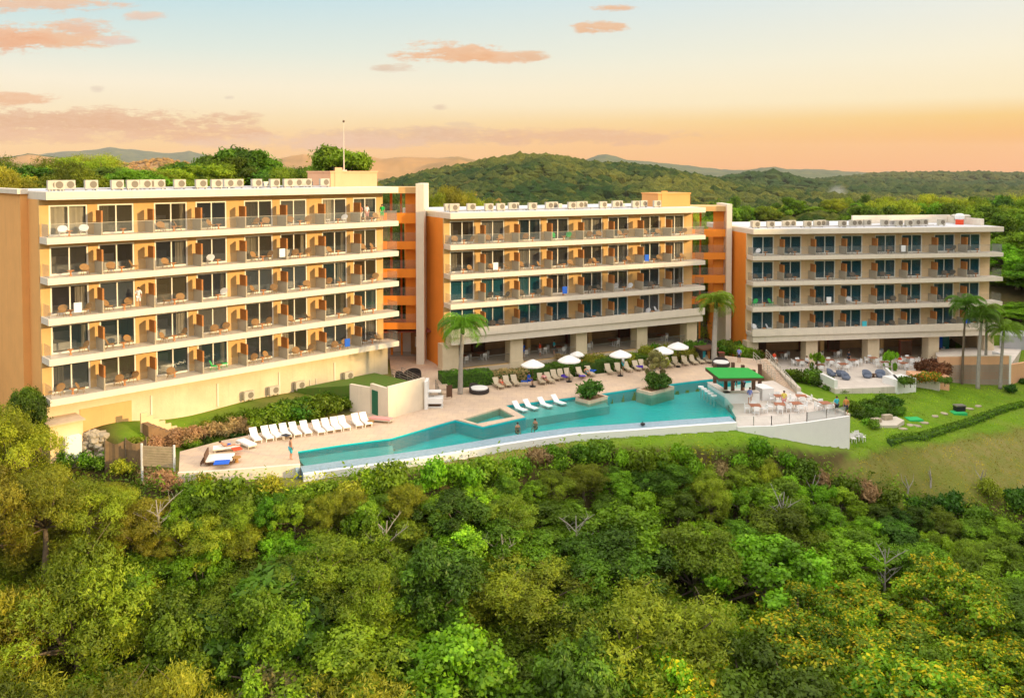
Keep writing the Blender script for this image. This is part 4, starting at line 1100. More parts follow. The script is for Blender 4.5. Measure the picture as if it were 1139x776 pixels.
# peach walls
pz = empty('garden_wall', (0, 0, 0), 0, 'long peach garden wall stepping down behind the palms at right', 'wall')
w0 = Vector(ad(1044, 400, 103)[:2]); w1 = Vector(ad(1125, 400, 103.5)[:2]); w2 = Vector(ad(1127, 400, 108)[:2]); w3 = Vector(ad(1200, 405, 110)[:2])
mb = MB(); wallseg(mb, w0, w1, -.35, -4.5, .45); mb.build('main_face', peach, pz)
mb = MB(); wallseg(mb, w1, w3, -.35, -4.5, -.6); mb.build('lower_face', peach, pz)
mb = MB(); wallseg(mb, w0 + Vector((0, .06)), w1 + Vector((0, .06)), -.5, .45, .55); mb.build('coping', white, pz)
mb = MB(); wallseg(mb, w1, Vector(at(1106, 386, 1)[:2]), -.3, -4, .5); mb.build('side_parapet', whitec, pz)
spoly('side_terrace', [tuple(w0), tuple(w1), tuple(ad(1140, 395, 116)[:2]), tuple(ad(1040, 395, 112)[:2])], -4, -.55, deck_w)
pf = empty('flower_planter', (0, 0, 0), 0, 'peach raised flower bed wall in front of the dining terrace right end', 'planter')
mb = MB(); wallseg(mb, Vector(at(1017, 429, -2.2)[:2]), Vector(at(1056, 433.5, -2.6)[:2]), -2.6, -4.5, -1.0); mb.build('wall_face', peach, pf)
# road and kerb to the right of the right block
spoly('service_road', [tuple(ad(x, 380, d)[:2]) for x, d in ((1112, 113), (1300, 108), (1320, 150), (1120, 150))], -1, 1.2, mat('road_concrete', (.42, .42, .44), .85, .15, .7))

# concrete works at the far left end of the terrace
ow_ = empty('pump_house', (0, 0, 0), 0, 'small pale plastered pump house with flat brown top below the left block corner', 'outbuilding')
c0 = bl(0, -.6, -1.5); a_ = BLK[0]['ang']
Mx = Matrix.Translation((c0.x, c0.y, 0)) @ Matrix.Rotation(a_, 4, 'Z')
mb = MB(); mb.box(.2, 2.6, .3, 2.5, -3, 3.2, Mx); mb.build('walls', cream_b, ow_)
mb = MB(); mb.box(.05, 2.75, .1, 2.6, 3.2, 3.32, Mx); mb.build('roof', mat('sandy_screed', (.66, .50, .33), .9, .2, 2), ow_)
mb = MB(); mb.box(1.1, 2.3, -.35, .3, .5, 2.2, Mx); mb.build('cabinet', whitec, ow_)
sw_ = empty('garden_stair', (0, 0, 0), 0, 'curved stair wall dropping past the rubble bank at the left end', 'stairs')
mb = MB()
for i in range(7):
    mb.box(7.0 + i * .45, 7.45 + i * .45, -1.6, -.3, -2, 2.2 - i * .27, Mx)
mb.build('steps', dirt_m, sw_)
mb = MB()
for i in range(7):
    mb.box(6.9 + i * .5, 7.4 + i * .5, -.3, -.1, -2, 3.0 - i * .33, Mx)
mb.build('side_wall', cream_b, sw_)
# plank screen fence
def fence(px0, px1, py, z, h, label, m_, slats=7, tilt=0):
    a_, b_ = at(px0, py, z), at(px1, py + tilt, z); e = empty('screen_fence', a_, math.atan2(b_.y - a_.y, b_.x - a_.x), label, 'fence')
    L_ = (b_ - a_).xy.length; mb = MB()
    for i in range(slats):
        z0 = h * (i + .1) / slats; mb.box(.1, L_ - .1, -.02, .02, z0, z0 + h / slats * .86)
    mb.build('slat_panel', m_, e)
    for x in (0, L_):
        mb = MB(); mb.box(x - .06, x + .06, -.06, .06, -1.2, h + .15); mb.build('post', whitec, e)
    return e
pale_wood = mat('pale_planks', (.55, .42, .26), .8, .3, 2.5)
fence(158, 194, 518, .35, 1.6, 'pale slatted wooden screen at the left end of the deck', pale_wood, 8, 2)
tp = empty('tarpaulin_screen', at(117, 514, .3), .1, 'sagging brown cloth screen between posts left of the slatted screen', 'screen')
mb = MB(); n = 12; vs = []; fs = []
for i in range(n + 1):
    x = 3.1 * i / n; sag = .35 * math.sin(math.pi * (i / n * 2 % 1))
    vs += [(x, .08 * math.sin(i * 1.3), -.8), (x, .08 * math.sin(i * 1.3), 1.75 - sag), (x, .08 * math.sin(i * 1.3) + .03, -.8), (x, .08 * math.sin(i * 1.3) + .03, 1.75 - sag)]
for i in range(n):
    k = 4 * i; fs += [(k, k + 4, k + 5, k + 1), (k + 2, k + 3, k + 7, k + 6), (k + 1, k + 5, k + 7, k + 3)]
mb.add(vs, fs); mb.build('cloth', mat('brown_tarpaulin', (.26, .17, .09), .9, .3, 2), tp)
for x in (0, 1.55, 3.1):
    mb = MB(); mb.tube([(x, 0, -1), (x, 0, 1.9)], .05, 6); mb.build('post', bark, tp)
# stone flags and little slabs below the rim
for i, (px, py, w_, d_, c) in enumerate([(652, 489, 3.0, 1.3, 0), (698, 486, 1.6, 2.0, 1)]):
    p = at(px, py, -.3); z = hgt(p.x, p.y)
    mb = MB(); mb.box(-w_ / 2, w_ / 2, -d_ / 2, d_ / 2, -.3, .18)
    o = mb.build('inspection_slab', [soffit, deck_m][c], loc=(p.x, p.y, z), rz=.1); tag(o, ['grey concrete slab in the soil just below the pool rim', 'pinkish square slab set in grass below the pool rim'][i], 'slab', 'slabs below the pool rim')
# garden stone seat area on the lawn
sg = empty('stone_seat', gat(983, 471), .3, 'pale curved flagstone seat among shrubs on the lawn', 'seat')
mb = MB(); mb.prism([(-2.3, -1.0), (.2, -1.6), (2.2, -.4), (2.4, 1.0), (.6, 1.1), (-1.2, .6)], -.6, .25); mb.build('slab', mat('flagstone', (.62, .55, .45), .8, .25, 1), sg)
mb = MB(); mb.box(.2, 1.2, .1, .6, .25, .75); mb.box(-1.4, -.5, -.3, .3, .25, .6); mb.build('backrest', rock_m, sg)
for i, (px, py) in enumerate([(1016, 467), (1065, 459)]):
    p = gat(px, py); z = p.z
    mb = MB(); mb.box(-.75, .75, -.6, .6, -.3, .07); o = mb.build('green_mat', green_mat, loc=(p.x, p.y, z + .05), rz=.1)
    tag(o, ['bright green square mat on the lawn beside the stone seat', 'bright green square mat on the lawn under a dark box'][i], 'mat', 'green mats on the lawn')
p = gat(1067, 458); z = p.z
bx = empty('dark_box', (p.x, p.y, z + .13), .1, 'low dark grey box with pale lid standing on the farther green mat', 'box')
mb = MB(); mb.box(-.5, .5, -.35, .35, 0, .5); mb.build('body', black_m, bx); mb = MB(); mb.box(-.55, .55, -.4, .4, .5, .62); mb.build('lid', metal_m, bx)
# ================================================================== people
def skin_mesh(name, verts, rad, edges, m, parent, sub=1):
    me = bpy.data.meshes.new(name); me.from_pydata([Vector(v) for v in verts], edges, [])
    o = bpy.data.objects.new(name, me); COL.objects.link(o)
    md = o.modifiers.new('s', 'SKIN'); md.use_smooth_shade = True
    for i, r in enumerate(rad):
        sv = me.skin_vertices[0].data[i]; sv.radius = (r, r) if not hasattr(r, '__len__') else r
        sv.use_root = (i == 0)
    o.modifiers.new('b', 'SUBSURF').levels = sub
    dg = bpy.context.evaluated_depsgraph_get()
    nm = bpy.data.meshes.new_from_object(o.evaluated_get(dg)); nm.name = name
    bpy.data.objects.remove(o); bpy.data.meshes.remove(me)
    nm.materials.clear(); nm.materials.append(m)
    o = bpy.data.objects.new(name, nm); link(o, parent)
    return o
#          0 pelvis 1 waist 2 chest 3 neckbase 4 neck 5 head 6 crown | 7 shL 8 elL 9 wrL 10 haL | 11..14 R | 15 hipL 16 kneeL 17 ankL 18 toeL | 19..22 R
POSE = {
 'stand': [(0,0,.93),(0,0,1.10),(0,.01,1.30),(0,.01,1.44),(0,.0,1.50),(0,-.02,1.60),(0,-.01,1.68),(-.17,.01,1.40),(-.24,.03,1.12),(-.24,-.06,.88),(-.24,-.1,.79),(.17,.01,1.40),(.25,.03,1.12),(.22,-.10,.92),(.2,-.16,.85),(-.10,0,.88),(-.11,-.02,.48),(-.12,.02,.08),(-.12,-.14,.04),(.10,0,.88),(.12,-.04,.48),(.13,.03,.08),(.13,-.13,.04)],
 'lie': [(0,0,.46),(0,.16,.50),(0,.34,.60),(0,.47,.68),(0,.52,.71),(0,.60,.79),(0,.66,.85),(-.17,.42,.66),(-.27,.22,.56),(-.22,0,.52),(-.20,-.08,.52),(.17,.42,.66),(.28,.22,.56),(.22,.02,.52),(.2,-.06,.52),(-.10,-.04,.46),(-.11,-.44,.58),(-.12,-.84,.44),(-.12,-.94,.52),(.10,-.04,.46),(.11,-.46,.47),(.12,-.88,.44),(.12,-.95,.54)],
 'sit': [(0,0,.50),(0,.02,.68),(0,.0,.88),(0,-.02,1.02),(0,-.03,1.08),(0,-.06,1.18),(0,-.06,1.26),(-.17,-.01,.98),(-.23,-.08,.72),(-.18,-.30,.62),(-.15,-.38,.60),(.17,-.01,.98),(.23,-.08,.72),(.18,-.30,.62),(.15,-.38,.60),(-.10,-.03,.48),(-.12,-.44,.50),(-.12,-.46,.10),(-.12,-.62,.05),(.10,-.03,.48),(.12,-.44,.50),(.12,-.42,.10),(.12,-.58,.05)]}
PR = [.125,.115,.135,.07,.052,.092,.06,.065,.042,.03,.034,.065,.042,.03,.034,.09,.058,.038,.035,.09,.058,.038,.035]
PE = [(0,1),(1,2),(2,3),(3,4),(4,5),(5,6),(3,7),(7,8),(8,9),(9,10),(3,11),(11,12),(12,13),(13,14),(0,15),(15,16),(16,17),(17,18),(0,19),(19,20),(20,21),(21,22)]
def person(loc, pose, rz, label, top=None, bottom=None, group=None, bare=False):
    e = empty('person', loc, rz, label, 'person', group)
    V_ = POSE[pose]
    skin_mesh('body', V_, PR, PE, skin_m, e)
    def sub(nm, idx, m, k=1.22):
        mp = {j: i for i, j in enumerate(idx)}
        skin_mesh(nm, [V_[j] for j in idx], [PR[j] * k for j in idx], [(mp[a], mp[b]) for a, b in PE if a in mp and b in mp], m, e)
    if top: sub('shirt', [0, 1, 2, 3, 7, 8, 11, 12], top)
    if bottom: sub('trousers', [0, 15, 16, 19, 20] if not bare else [0, 15, 19], bottom)
    h = Vector(V_[5]); mb = MB(); mb.smooth = True
    mb.lathe([(.07, -.02), (.107, .03), (.10, .09), (.05, .135)], 10, (h.x, h.y + .018, h.z)); mb.build('hair', hair_m, e)
    mb = MB(); mb.box(h.x - .012, h.x + .012, h.y - .115, h.y - .08, h.z - .025, h.z + .01); mb.box(h.x - .042, h.x - .02, h.y - .094, h.y - .08, h.z + .012, h.z + .022); mb.box(h.x + .02, h.x + .042, h.y - .094, h.y - .08, h.z + .012, h.z + .022)
    mb.build('face_features', skin_m, e)
    return e

# ================================================================== furniture
def make_lounger(m, name='sun_lounger', low=0.0):
    e = empty(name, (0, 0, 0)); h = .32 - low
    mb = MB(); mb.box(-.32, -.27, -.95, .95, h - .05, h); mb.box(.27, .32, -.95, .95, h - .05, h); mb.box(-.27, .27, -.95, -.9, h - .05, h); mb.box(-.27, .27, .3, .35, h - .06, h - .01); mb.build('frame', m, e)
    mb = MB(); mb.box(-.30, .30, -.93, .28, h, h + .07); mb.build('seat_pad', m, e)
    mb = MB()
    a = R(42); c, s = math.cos(a), math.sin(a)
    for (u0, u1) in ((0, .8),):
        pts = [(y0, z0) for y0, z0 in ((.28, h + .0), (.28 + u1 * c, h + u1 * s), (.28 + u1 * c - .07 * s, h + u1 * s + .07 * c), (.28 - .07 * s, h + .07 * c))]
        vs = [(-.30, y, z) for y, z in pts] + [(.30, y, z) for y, z in pts]
        mb.add(vs, [(0, 1, 2, 3), (7, 6, 5, 4), (0, 4, 5, 1), (1, 5, 6, 2), (2, 6, 7, 3), (3, 7, 4, 0)])
    mb.build('backrest', m, e)
    for x in (-.29, .29):
        for y in (-.8, .7):
            mb = MB(); mb.box(x - .025, x + .025, y - .03, y + .03, 0, h - .05); mb.build('leg', m, e)
    return e
def face(px, py, z, px2, py2):
    """rotation so that local -y (the foot end) points to the second pixel"""
    a, b = at(px, py, z), at(px2, py2, z); d = b - a
    return math.atan2(d.y, d.x) + math.pi / 2
LW = make_lounger(sling_w); first = True
Wl = [(284, 490), (297, 488), (307, 486.5), (317, 485), (328, 483.5), (340, 482), (354, 481), (364, 479), (373.5, 477.5), (382.5, 476), (397, 473.5), (406.5, 472)]
white_l = []
for i, (px, py) in enumerate(Wl):
    p = at(px, py, DZ); rz = R(-118) + math.pi + R(rnd.uniform(-4, 4)) + R(180)
    rz = face(px, py, DZ, px + 13, py + 11) + R(rnd.uniform(-3, 3))
    lab = f'{num(i)} white sun lounger from the left in the row facing the narrow pool end'
    if i == 0: tag(LW, lab, 'sun lounger', 'white loungers on the left deck'); LW.location = p; LW.rotation_euler = (0, 0, rz); o = LW
    else: o = copy_tree(LW, p, rz, lab)
    o.scale = (1.0,) * 3
def flat_lounger(px, py, rz, label, m=sling_w):
    e = empty('flat_lounger', at(px, py, DZ), rz, label, 'sun lounger')
    mb = MB(); mb.box(-.36, .36, -1.0, 1.0, .26, .38); mb.build('mattress', m, e)
    mb = MB(); mb.box(-.38, .38, -1.02, 1.02, .18, .26); mb.build('frame', metal_w, e)
    for x in (-.3, .3):
        for y in (-.85, .85):
            mb = MB(); mb.box(x - .03, x + .03, y - .03, y + .03, 0, .18); mb.build('leg', metal_w, e)
    return e
flat_lounger(274, 496, face(274, 496, DZ, 290, 503), 'flat white lounger left of the upright white row')
flat_lounger(424, 469, face(424, 469, DZ, 445, 471), 'flat pale lounger alone in front of the storage block', pink_t)
flat_lounger(252, 501, face(252, 501, DZ, 275, 499), 'flat white lounger carrying the reclining bather at the left end')
person(at(254, 502, DZ - .05), 'lie', face(252, 501, DZ, 275, 499), 'bather reclining in blue swimwear at the left end of the deck', None, blue_t, bare=True)
tw = MB(); tw.box(-.35, .35, -.5, .3, 0, .03); o = tw.build('red_towel', red_t, loc=at(263, 498.6, DZ + .39), rz=.6); tag(o, 'red towel spread over the foot of the leftmost lounger', 'towel')
db = empty('wooden_daybed', at(245, 514, DZ), face(245, 514, DZ, 262, 513), 'wood framed double daybed with white pad and blue towel at left end', 'daybed')
mb = MB(); mb.box(-.8, .8, -1.0, 1.0, .15, .3); mb.box(-.8, .8, .95, 1.05, .3, .95); mb.build('frame', dark_wood, db)
mb = MB(); mb.box(-.76, .76, -.96, .94, .3, .42); mb.build('mattress', sling_w, db)
for k in range(4):
    mb = MB(); mb.box(-.6 + k * .36, -.5 + k * .36, 1.05, 1.35, .2 , .28); mb.box(-.6 + k * .36, -.5 + k * .36, 1.3, 1.35, 0, .28); mb.build('slat_leg', dark_wood, db)
tw = MB(); tw.box(-.5, .5, -.6, .5, 0, .03); o = tw.build('blue_towel', blue_t, loc=at(246, 514, DZ + .43), rz=face(245, 514, DZ, 262, 513)); tag(o, 'bright blue towel on the wooden daybed', 'towel')
def side_table(loc, label, m=terracotta, r=.3, h=.42, grp=None):
    e = empty('side_table', loc, 0, label, 'side table', grp)
    mb = MB(); mb.lathe([(r, h - .05), (r, h)], 14); mb.build('top', m, e); mb = MB(); mb.lathe([(r * .5, 0), (r * .35, h * .5), (r * .45, h - .05)], 10); mb.build('base', m, e)
    return e
side_table(at(263, 514, DZ), 'small round tan table beside the wooden daybed', wicker_t, .35)
side_table(at(412.5, 473, DZ), 'small round table right of the last upright white lounger', wicker_t, .3)
person(at(323.6, 511, DZ), 'stand', 2.2, 'bather in teal shorts standing at the left end of the pool', None, teal_t)
tw = MB(); tw.box(-.25, .25, -.35, .3, 0, .05); o = tw.build('dark_towel', dark_t, loc=at(318, 484, DZ + .45), rz=1); tag(o, 'dark bundled towel lying on the fourth white lounger', 'towel')

# beige row on the long deck
LB = make_lounger(sling_b)
Bl = [(554, 429.5), (564, 427.5), (573, 426.5), (602, 424.5), (611, 423.5), (617, 420.5), (624, 419.5), (632, 418.5), (646, 417.5), (656, 416), (677, 413.5), (688, 412.5), (698, 411), (708, 409.8), (715, 408.5), (724, 407.5), (733, 407), (743, 406), (752, 405.2), (762, 404), (771, 403), (779, 402), (786, 401.2)]
for i, (px, py) in enumerate(Bl):
    py += 1.5; p = at(px, py, DZ); rz = face(px, py, DZ, px + 9, py + 7) + R(rnd.uniform(-6, 6))
    lab = f'{num(i)} beige sun lounger from the left in the row before the hedge'
    if i == 0: tag(LB, lab, 'sun lounger', 'beige loungers along the hedge'); LB.location = p; LB.rotation_euler = (0, 0, rz)
    else: copy_tree(LB, p, rz, lab)
for i, (px, py, m, nm) in enumerate([(628.5, 419, purple_t, 'violet'), (648, 418, purple_t, 'indigo'), (660, 412, blue_t, 'sky blue'), (711, 407.5, purple_t, 'dark violet'), (583, 424, blue_t, 'royal blue')]):
    mb = MB(); mb.box(-.25, .25, -.3, .35, 0, .04); mb.box(-.26, .26, .33, .37, -.1, .2)
    o = mb.build('towel', m, loc=at(px, py, DZ + .42), rz=.6 + i); tag(o, f'{nm} towel lying among the beige loungers by the hedge', 'towel', 'towels on the beige loungers')
person(at(606, 426, DZ - .02), 'lie', face(606, 426, DZ, 615, 433), 'bather lying in shade just right of the leftmost white parasol', pink_t, dark_t, bare=True)
person(at(588, 427.5, DZ), 'sit', 1.0, 'bather in blue sitting under the leftmost white parasol', blue_t, blue_t)
person(at(558, 431, DZ - .05), 'lie', face(558, 431, DZ, 566, 438), 'bather lying on the first beige lounger by the palm', None, red_t, bare=True)
person(at(653, 418.5, DZ - .02), 'lie', face(653, 419, DZ, 661, 426), 'bather lying on a beige lounger beside the planter box', None, teal_t, bare=True)
# parasols
def make_umbrella():
    e = empty('parasol', (0, 0, 0)); r = 1.22
    mb = MB(); n = 16; vs = [(0, 0, 2.85)]; fs = []
    for ring_, (rr, zz) in enumerate(((r * .5, 2.62), (r, 2.30), (r * 1.0, 2.16))):
        for k in range(n):
            t_ = 2 * math.pi * k / n; q = 1 if k % 2 == 0 else .955
            vs.append((rr * q * math.cos(t_), rr * q * math.sin(t_), zz - (0 if k % 2 == 0 else .03)))
    for k in range(n):
        j = (k + 1) % n; fs += [(0, 1 + k, 1 + j), (1 + k, 1 + n + k, 1 + n + j, 1 + j), (1 + n + k, 1 + 2 * n + k, 1 + 2 * n + j, 1 + n + j)]
    mb.add(vs, fs); mb.build('canopy', canvas, e)
    mb = MB(); mb.tube([(0, 0, .1), (0, 0, 2.95)], .03, 8); mb.build('pole', dark_wood, e)
    mb = MB(); mb.lathe([(.32, 0), (.32, .08), (.06, .12), (.06, .3)], 12); mb.build('base', black_m, e)
    mb = MB()
    for k in range(8):
        t_ = 2 * math.pi * k / 8; mb.tube([(.03 * math.cos(t_), .03 * math.sin(t_), 2.78), (r * .97 * math.cos(t_), r * .97 * math.sin(t_), 2.25)], .012, 4)
    mb.build('ribs', dark_wood, e)
    return e
UM = make_umbrella()
um = [(592.5, 430, 'leftmost white parasol over the beige loungers with bathers beneath'), (633, 424.5, 'second white parasol from the left, in front of the wide restaurant opening'),
      (690, 418, 'third white parasol from the left on the long deck'), (737, 413.5, 'fourth white parasol from left, overlapping another behind it'), (754, 408, 'rightmost white parasol, partly behind its neighbour by yellow bushes'),
      (642, 410, 'small white parasol close to the restaurant column, behind the hedge')]
for i, (px, py, lab) in enumerate(um):
    p = at(px, py, DZ)
    if i == 0: UM.location = p; tag(UM, lab, 'parasol', 'white parasols on the deck')
    else: copy_tree(UM, p, rnd.random(), lab, scale=.7 if i == 5 else 1)
# loungers in the water
LP = make_lounger(whitec, 'pool_lounger', .1)
for i, (px, py) in enumerate([(578, 457), (590, 455), (606, 452.5), (621, 449.5)]):
    p = at(px, py, .50); lab = f'{num(i)} white lounger from the left lying in the shallow pool shelf'
    rz = face(px, py, .5, px + 14, py + 5)
    if i == 0: LP.location = p; LP.rotation_euler = (0, 0, rz); tag(LP, lab, 'pool lounger', 'white loungers in the water')
    else: copy_tree(LP, p, rz, lab)
    # small round float tables
# bathers in the pool
for (px, py, lab, rz) in [(575.5, 486, 'swimmer with raised arms at the left in mid pool', .4), (595.5, 481.5, 'swimmer sitting chest deep right of the other swimmer', -.5)]:
    person(at(px, py, -.12), 'sit', rz, lab, None, dark_t, 'swimmers in the pool', bare=True)
fl = empty('pool_float', at(715, 472.5, WZ), 0, 'small black object lying on the tiled edge of the pool', 'float')
mb = MB(); mb.lathe([(.12, .0), (.22, .06), (.20, .16), (.08, .2)], 12); mb.build('body', black_m, fl); mb = MB(); mb.tube([(0, 0, .18), (0, .1, .3), (0, .2, .18)], .02, 5); mb.build('handle', black_m, fl)

# daybeds
def daybed(loc, rz, label, r=1.0, cushion=True, m=wicker_d):
    e = empty('round_daybed', loc, rz, label, 'daybed')
    mb = MB(); mb.lathe([(r * .9, 0), (r, .1), (r, .40)], 24); mb.build('base', m, e)
    mb = MB(); n = 14; vs = []; fs = []
    for i in range(n + 1):
        t_ = R(20) + R(140) * i / n; h = .40 + .45 * math.sin(math.pi * i / n) ** .7
        vs += [(r * math.cos(t_), r * math.sin(t_), .38), (r * math.cos(t_), r * math.sin(t_), h), ((r - .1) * math.cos(t_), (r - .1) * math.sin(t_), .38), ((r - .1) * math.cos(t_), (r - .1) * math.sin(t_), h)]
    for i in range(n):
        k = 4 * i; fs += [(k, k + 4, k + 5, k + 1), (k + 2, k + 3, k + 7, k + 6), (k + 1, k + 5, k + 7, k + 3)]
    mb.add(vs, fs); mb.build('back', m, e)
    if cushion: mb = MB(); mb.lathe([(r * .86, .40), (r * .88, .5), (r * .84, .55)], 24); mb.build('cushion', canvas, e)
    return e
daybed(at(533, 436.5, DZ), R(60), 'round dark wicker daybed with white cushion right of the palm trunk')
daybed(at(802, 407, DZ), R(-10), 'round dark wicker daybed with white cushion behind the green bar roof')
daybed(at(457, 420.5, 1.3), R(-20), 'oval dark wicker daybed without cushion on the lobby plaza', 1.1, False)
daybed(at(446, 422.5, 1.3), R(40), 'small round dark wicker pouf left of the plaza daybed', .6, False)
daybed(at(783, 386, .95), R(0), 'dark wicker daybed under the right stair tower passage', 1.2, False)
kk = empty('towel_hut', at(786, 402, DZ), .3, 'brown wicker towel hut with blue and orange towels beside the right palm', 'kiosk')
mb = MB(); mb.box(-.9, .9, .3, 1.0, 0, 1.5); mb.box(-.9, -.8, -.5, .3, 0, 1.4); mb.box(.8, .9, -.5, .3, 0, 1.4); mb.build('body', wicker_d, kk)
mb = MB(); mb.box(-1.1, 1.1, -.8, 1.1, 1.5, 1.7); mb.build('roof', dark_wood, kk)
mb = MB(); mb.box(-.5, -.1, .1, .28, .3, 1.2); mb.build('blue_towels', teal_t, kk); mb = MB(); mb.box(.2, .5, .1, .28, .3, 1.2); mb.build('orange_towels', terracotta, kk)
bn_ = empty('waste_bin', at(802, 401.5, DZ), 0, 'brown wooden bin behind the right daybed with white cushion', 'bin')
mb = MB(); mb.box(-.35, .35, -.35, .35, 0, 1.0); mb.build('body', dark_wood, bn_); mb = MB(); mb.box(-.38, .38, -.38, .38, 1.0, 1.06); mb.build('lid', redwood, bn_)
kb = empty('stacked_chair', at(500, 443, DZ), .5, 'dark folded chair leaning at the foot of the plaza stair', 'chair')
mb = MB(); mb.box(-.3, .3, 0, .08, .1, 1.3); mb.build('seat_back', dark_wood, kb); mb = MB(); mb.box(-.3, -.25, .1, .5, 0, .1); mb.box(.25, .3, .1, .5, 0, .1); mb.build('leg', dark_wood, kb)

# dining sets: one table and separate chairs
def make_dchair(m):
    e = empty('dining_chair', (0, 0, 0))
    mb = MB(); mb.box(-.24, .24, -.24, .24, .42, .47); mb.build('seat', m, e)
    mb = MB(); mb.box(-.24, .24, .22, .27, .47, .86); mb.box(-.27, -.23, -.2, .26, .62, .66); mb.box(.23, .27, -.2, .26, .62, .66); mb.build('backrest', m, e)
    for x in (-.21, .21):
        for y in (-.21, .21): mb = MB(); mb.box(x - .025, x + .025, y - .025, y + .025, 0, .42); mb.build('leg', m, e)
    return e
DCH = make_dchair(whitec); DCH_used = False
def make_dtable():
    e = empty('dining_table', (0, 0, 0))
    mb = MB(); mb.box(-.5, .5, -.5, .5, .70, .75); mb.build('top', table_brown, e); mb = MB(); mb.tube([(0, 0, 0), (0, 0, .7)], .05, 6); mb.box(-.3, .3, -.3, .3, 0, .04); mb.build('pedestal', whitec, e)
    return e
DTB = make_dtable(); DTB_used = False
def dining(p, name, n, rot, tl=None, sc=1.0):
    global DCH_used, DTB_used
    tl = tl or f'square brown topped table, {name}'
    if not DTB_used: DTB.location = p; DTB.rotation_euler = (0, 0, rot); tag(DTB, tl, 'table', 'brown topped dining tables'); DTB_used = True
    else: copy_tree(DTB, p, rot, tl)
    wh = ['near', 'right', 'far', 'left']
    for i in range(n):
        a = rot + i * math.pi / 2 - math.pi / 2
        q = p + Vector((math.cos(a), math.sin(a), 0)) * rnd.uniform(.72, .85)
        lab = f'white {wh[i % 4]} side chair, table {name}'
        rz = a - math.pi / 2 + rnd.uniform(-.2, .2)
        if not DCH_used: DCH.location = q; DCH.rotation_euler = (0, 0, rz); tag(DCH, lab, 'chair', 'white dining chairs'); DCH_used = True
        else: copy_tree(DCH, q, rz, lab)
for (px, py, nm) in [(867, 448, 'at the back left of the bar terrace'), (891, 448, 'at the back right of the bar terrace'), (867, 457.5, 'at the front centre of the bar terrace'), (885.5, 456.5, 'right of centre on the bar terrace'),
                     (917.5, 456, 'nearest the pointed tip of the bar terrace'), (840, 459, 'at the front left of the bar terrace')]:
    dining(at(px, py, TZ), nm, 4, rnd.uniform(-.2, .2))
for (px, py, nm) in [(889.7, 407, 'at the left end of the restaurant terrace'), (912, 412, 'behind the short pale wall of the restaurant terrace'), (923, 406.5, 'in the back row between the first two restaurant columns'), (937.6, 411, 'in the middle front of the restaurant terrace'),
                     (948.7, 406.5, 'left of the second restaurant column'), (971, 404, 'before the second restaurant column'), (984, 409, 'beside the potted tree on the restaurant terrace'), (1005, 410, 'behind the planter wall of the restaurant terrace'), (1012, 404, 'at the far right of the restaurant terrace')]:
    dining(at(px, py, RZ2), nm, 4, rnd.uniform(-.3, .3))
def indoor(k, s, t_, z, nm): dining(bl(k, s, t_, z), nm, 2, BLK[k]['ang'] + .1)
for i, (s, t_) in enumerate([(3.0, 4), (5.6, 4.6), (10.6, 4), (13.4, 4.4), (15.4, 3.6), (19.2, 4), (23.4, 4.2), (27.4, 4), (30.8, 4.2)]):
    indoor(1, s, t_, 1.3, f'{num(i)} from the left inside the middle block restaurant')
for i, (s, t_) in enumerate([(3.0, 4), (6.0, 4.4), (10.6, 4), (13.4, 4.4), (19.2, 4.2), (28.0, 4)]):
    indoor(2, s, t_, -1.45, f'{num(i)} from the left inside the right block restaurant')
# grey tub chairs
def tub(loc, rz, label, first=[None]):
    if first[0] is None:
        e = empty('tub_chair', loc, rz, label, 'chair', 'grey round wicker chairs')
        mb = MB(); mb.smooth = True; mb.lathe([(.35, 0), (.52, .18), (.55, .42)], 16); mb.build('seat', grey_wicker, e)
        mb = MB(); mb.smooth = True; n = 12; vs = []; fs = []
        for i in range(n + 1):
            a = R(-10) + R(200) * i / n; h = .42 + .5 * math.sin(math.pi * i / n) ** .6
            vs += [(.58 * math.cos(a), .58 * math.sin(a), .3), (.62 * math.cos(a), .62 * math.sin(a), h), (.46 * math.cos(a), .46 * math.sin(a), .3), (.5 * math.cos(a), .5 * math.sin(a), h)]
        for i in range(n): k = 4 * i; fs += [(k, k + 4, k + 5, k + 1), (k + 2, k + 3, k + 7, k + 6), (k + 1, k + 5, k + 7, k + 3)]
        mb.add(vs, fs); mb.build('back', grey_wicker, e); first[0] = e; return e
    return copy_tree(first[0], loc, rz, label)
for (px, py, rz, lab) in [(925, 418, 1, 'grey round wicker chair just behind the short pale wall'), (935.5, 418.5, 2.6, 'grey round wicker chair, back one of the middle pair'), (941, 422, .6, 'grey round wicker chair, front one of the middle pair'),
                          (964.6, 420, .2, 'grey round wicker chair left of the small low table'), (979, 419.5, -.4, 'grey round wicker chair nearest the right planter wall')]:
    e_ = tub(at(px, py, RZ2), rz, lab); e_.scale = (.95,) * 3
side_table(at(971.5, 419.5, RZ2), 'low dark table between the two right grey wicker chairs', dark_wood, .35)
# chairs by the wall tip
for i, (px, py) in enumerate([(949, 494), (953, 491), (959, 492), (951, 488.5)]):
    p = gat(px, py); z = p.z
    copy_tree(DCH, Vector((p.x, p.y, z + .05)), i * 1.1, f'{num(i)} white chair from the left on the grass at the white wall tip', group='chairs on the grass by the wall tip')

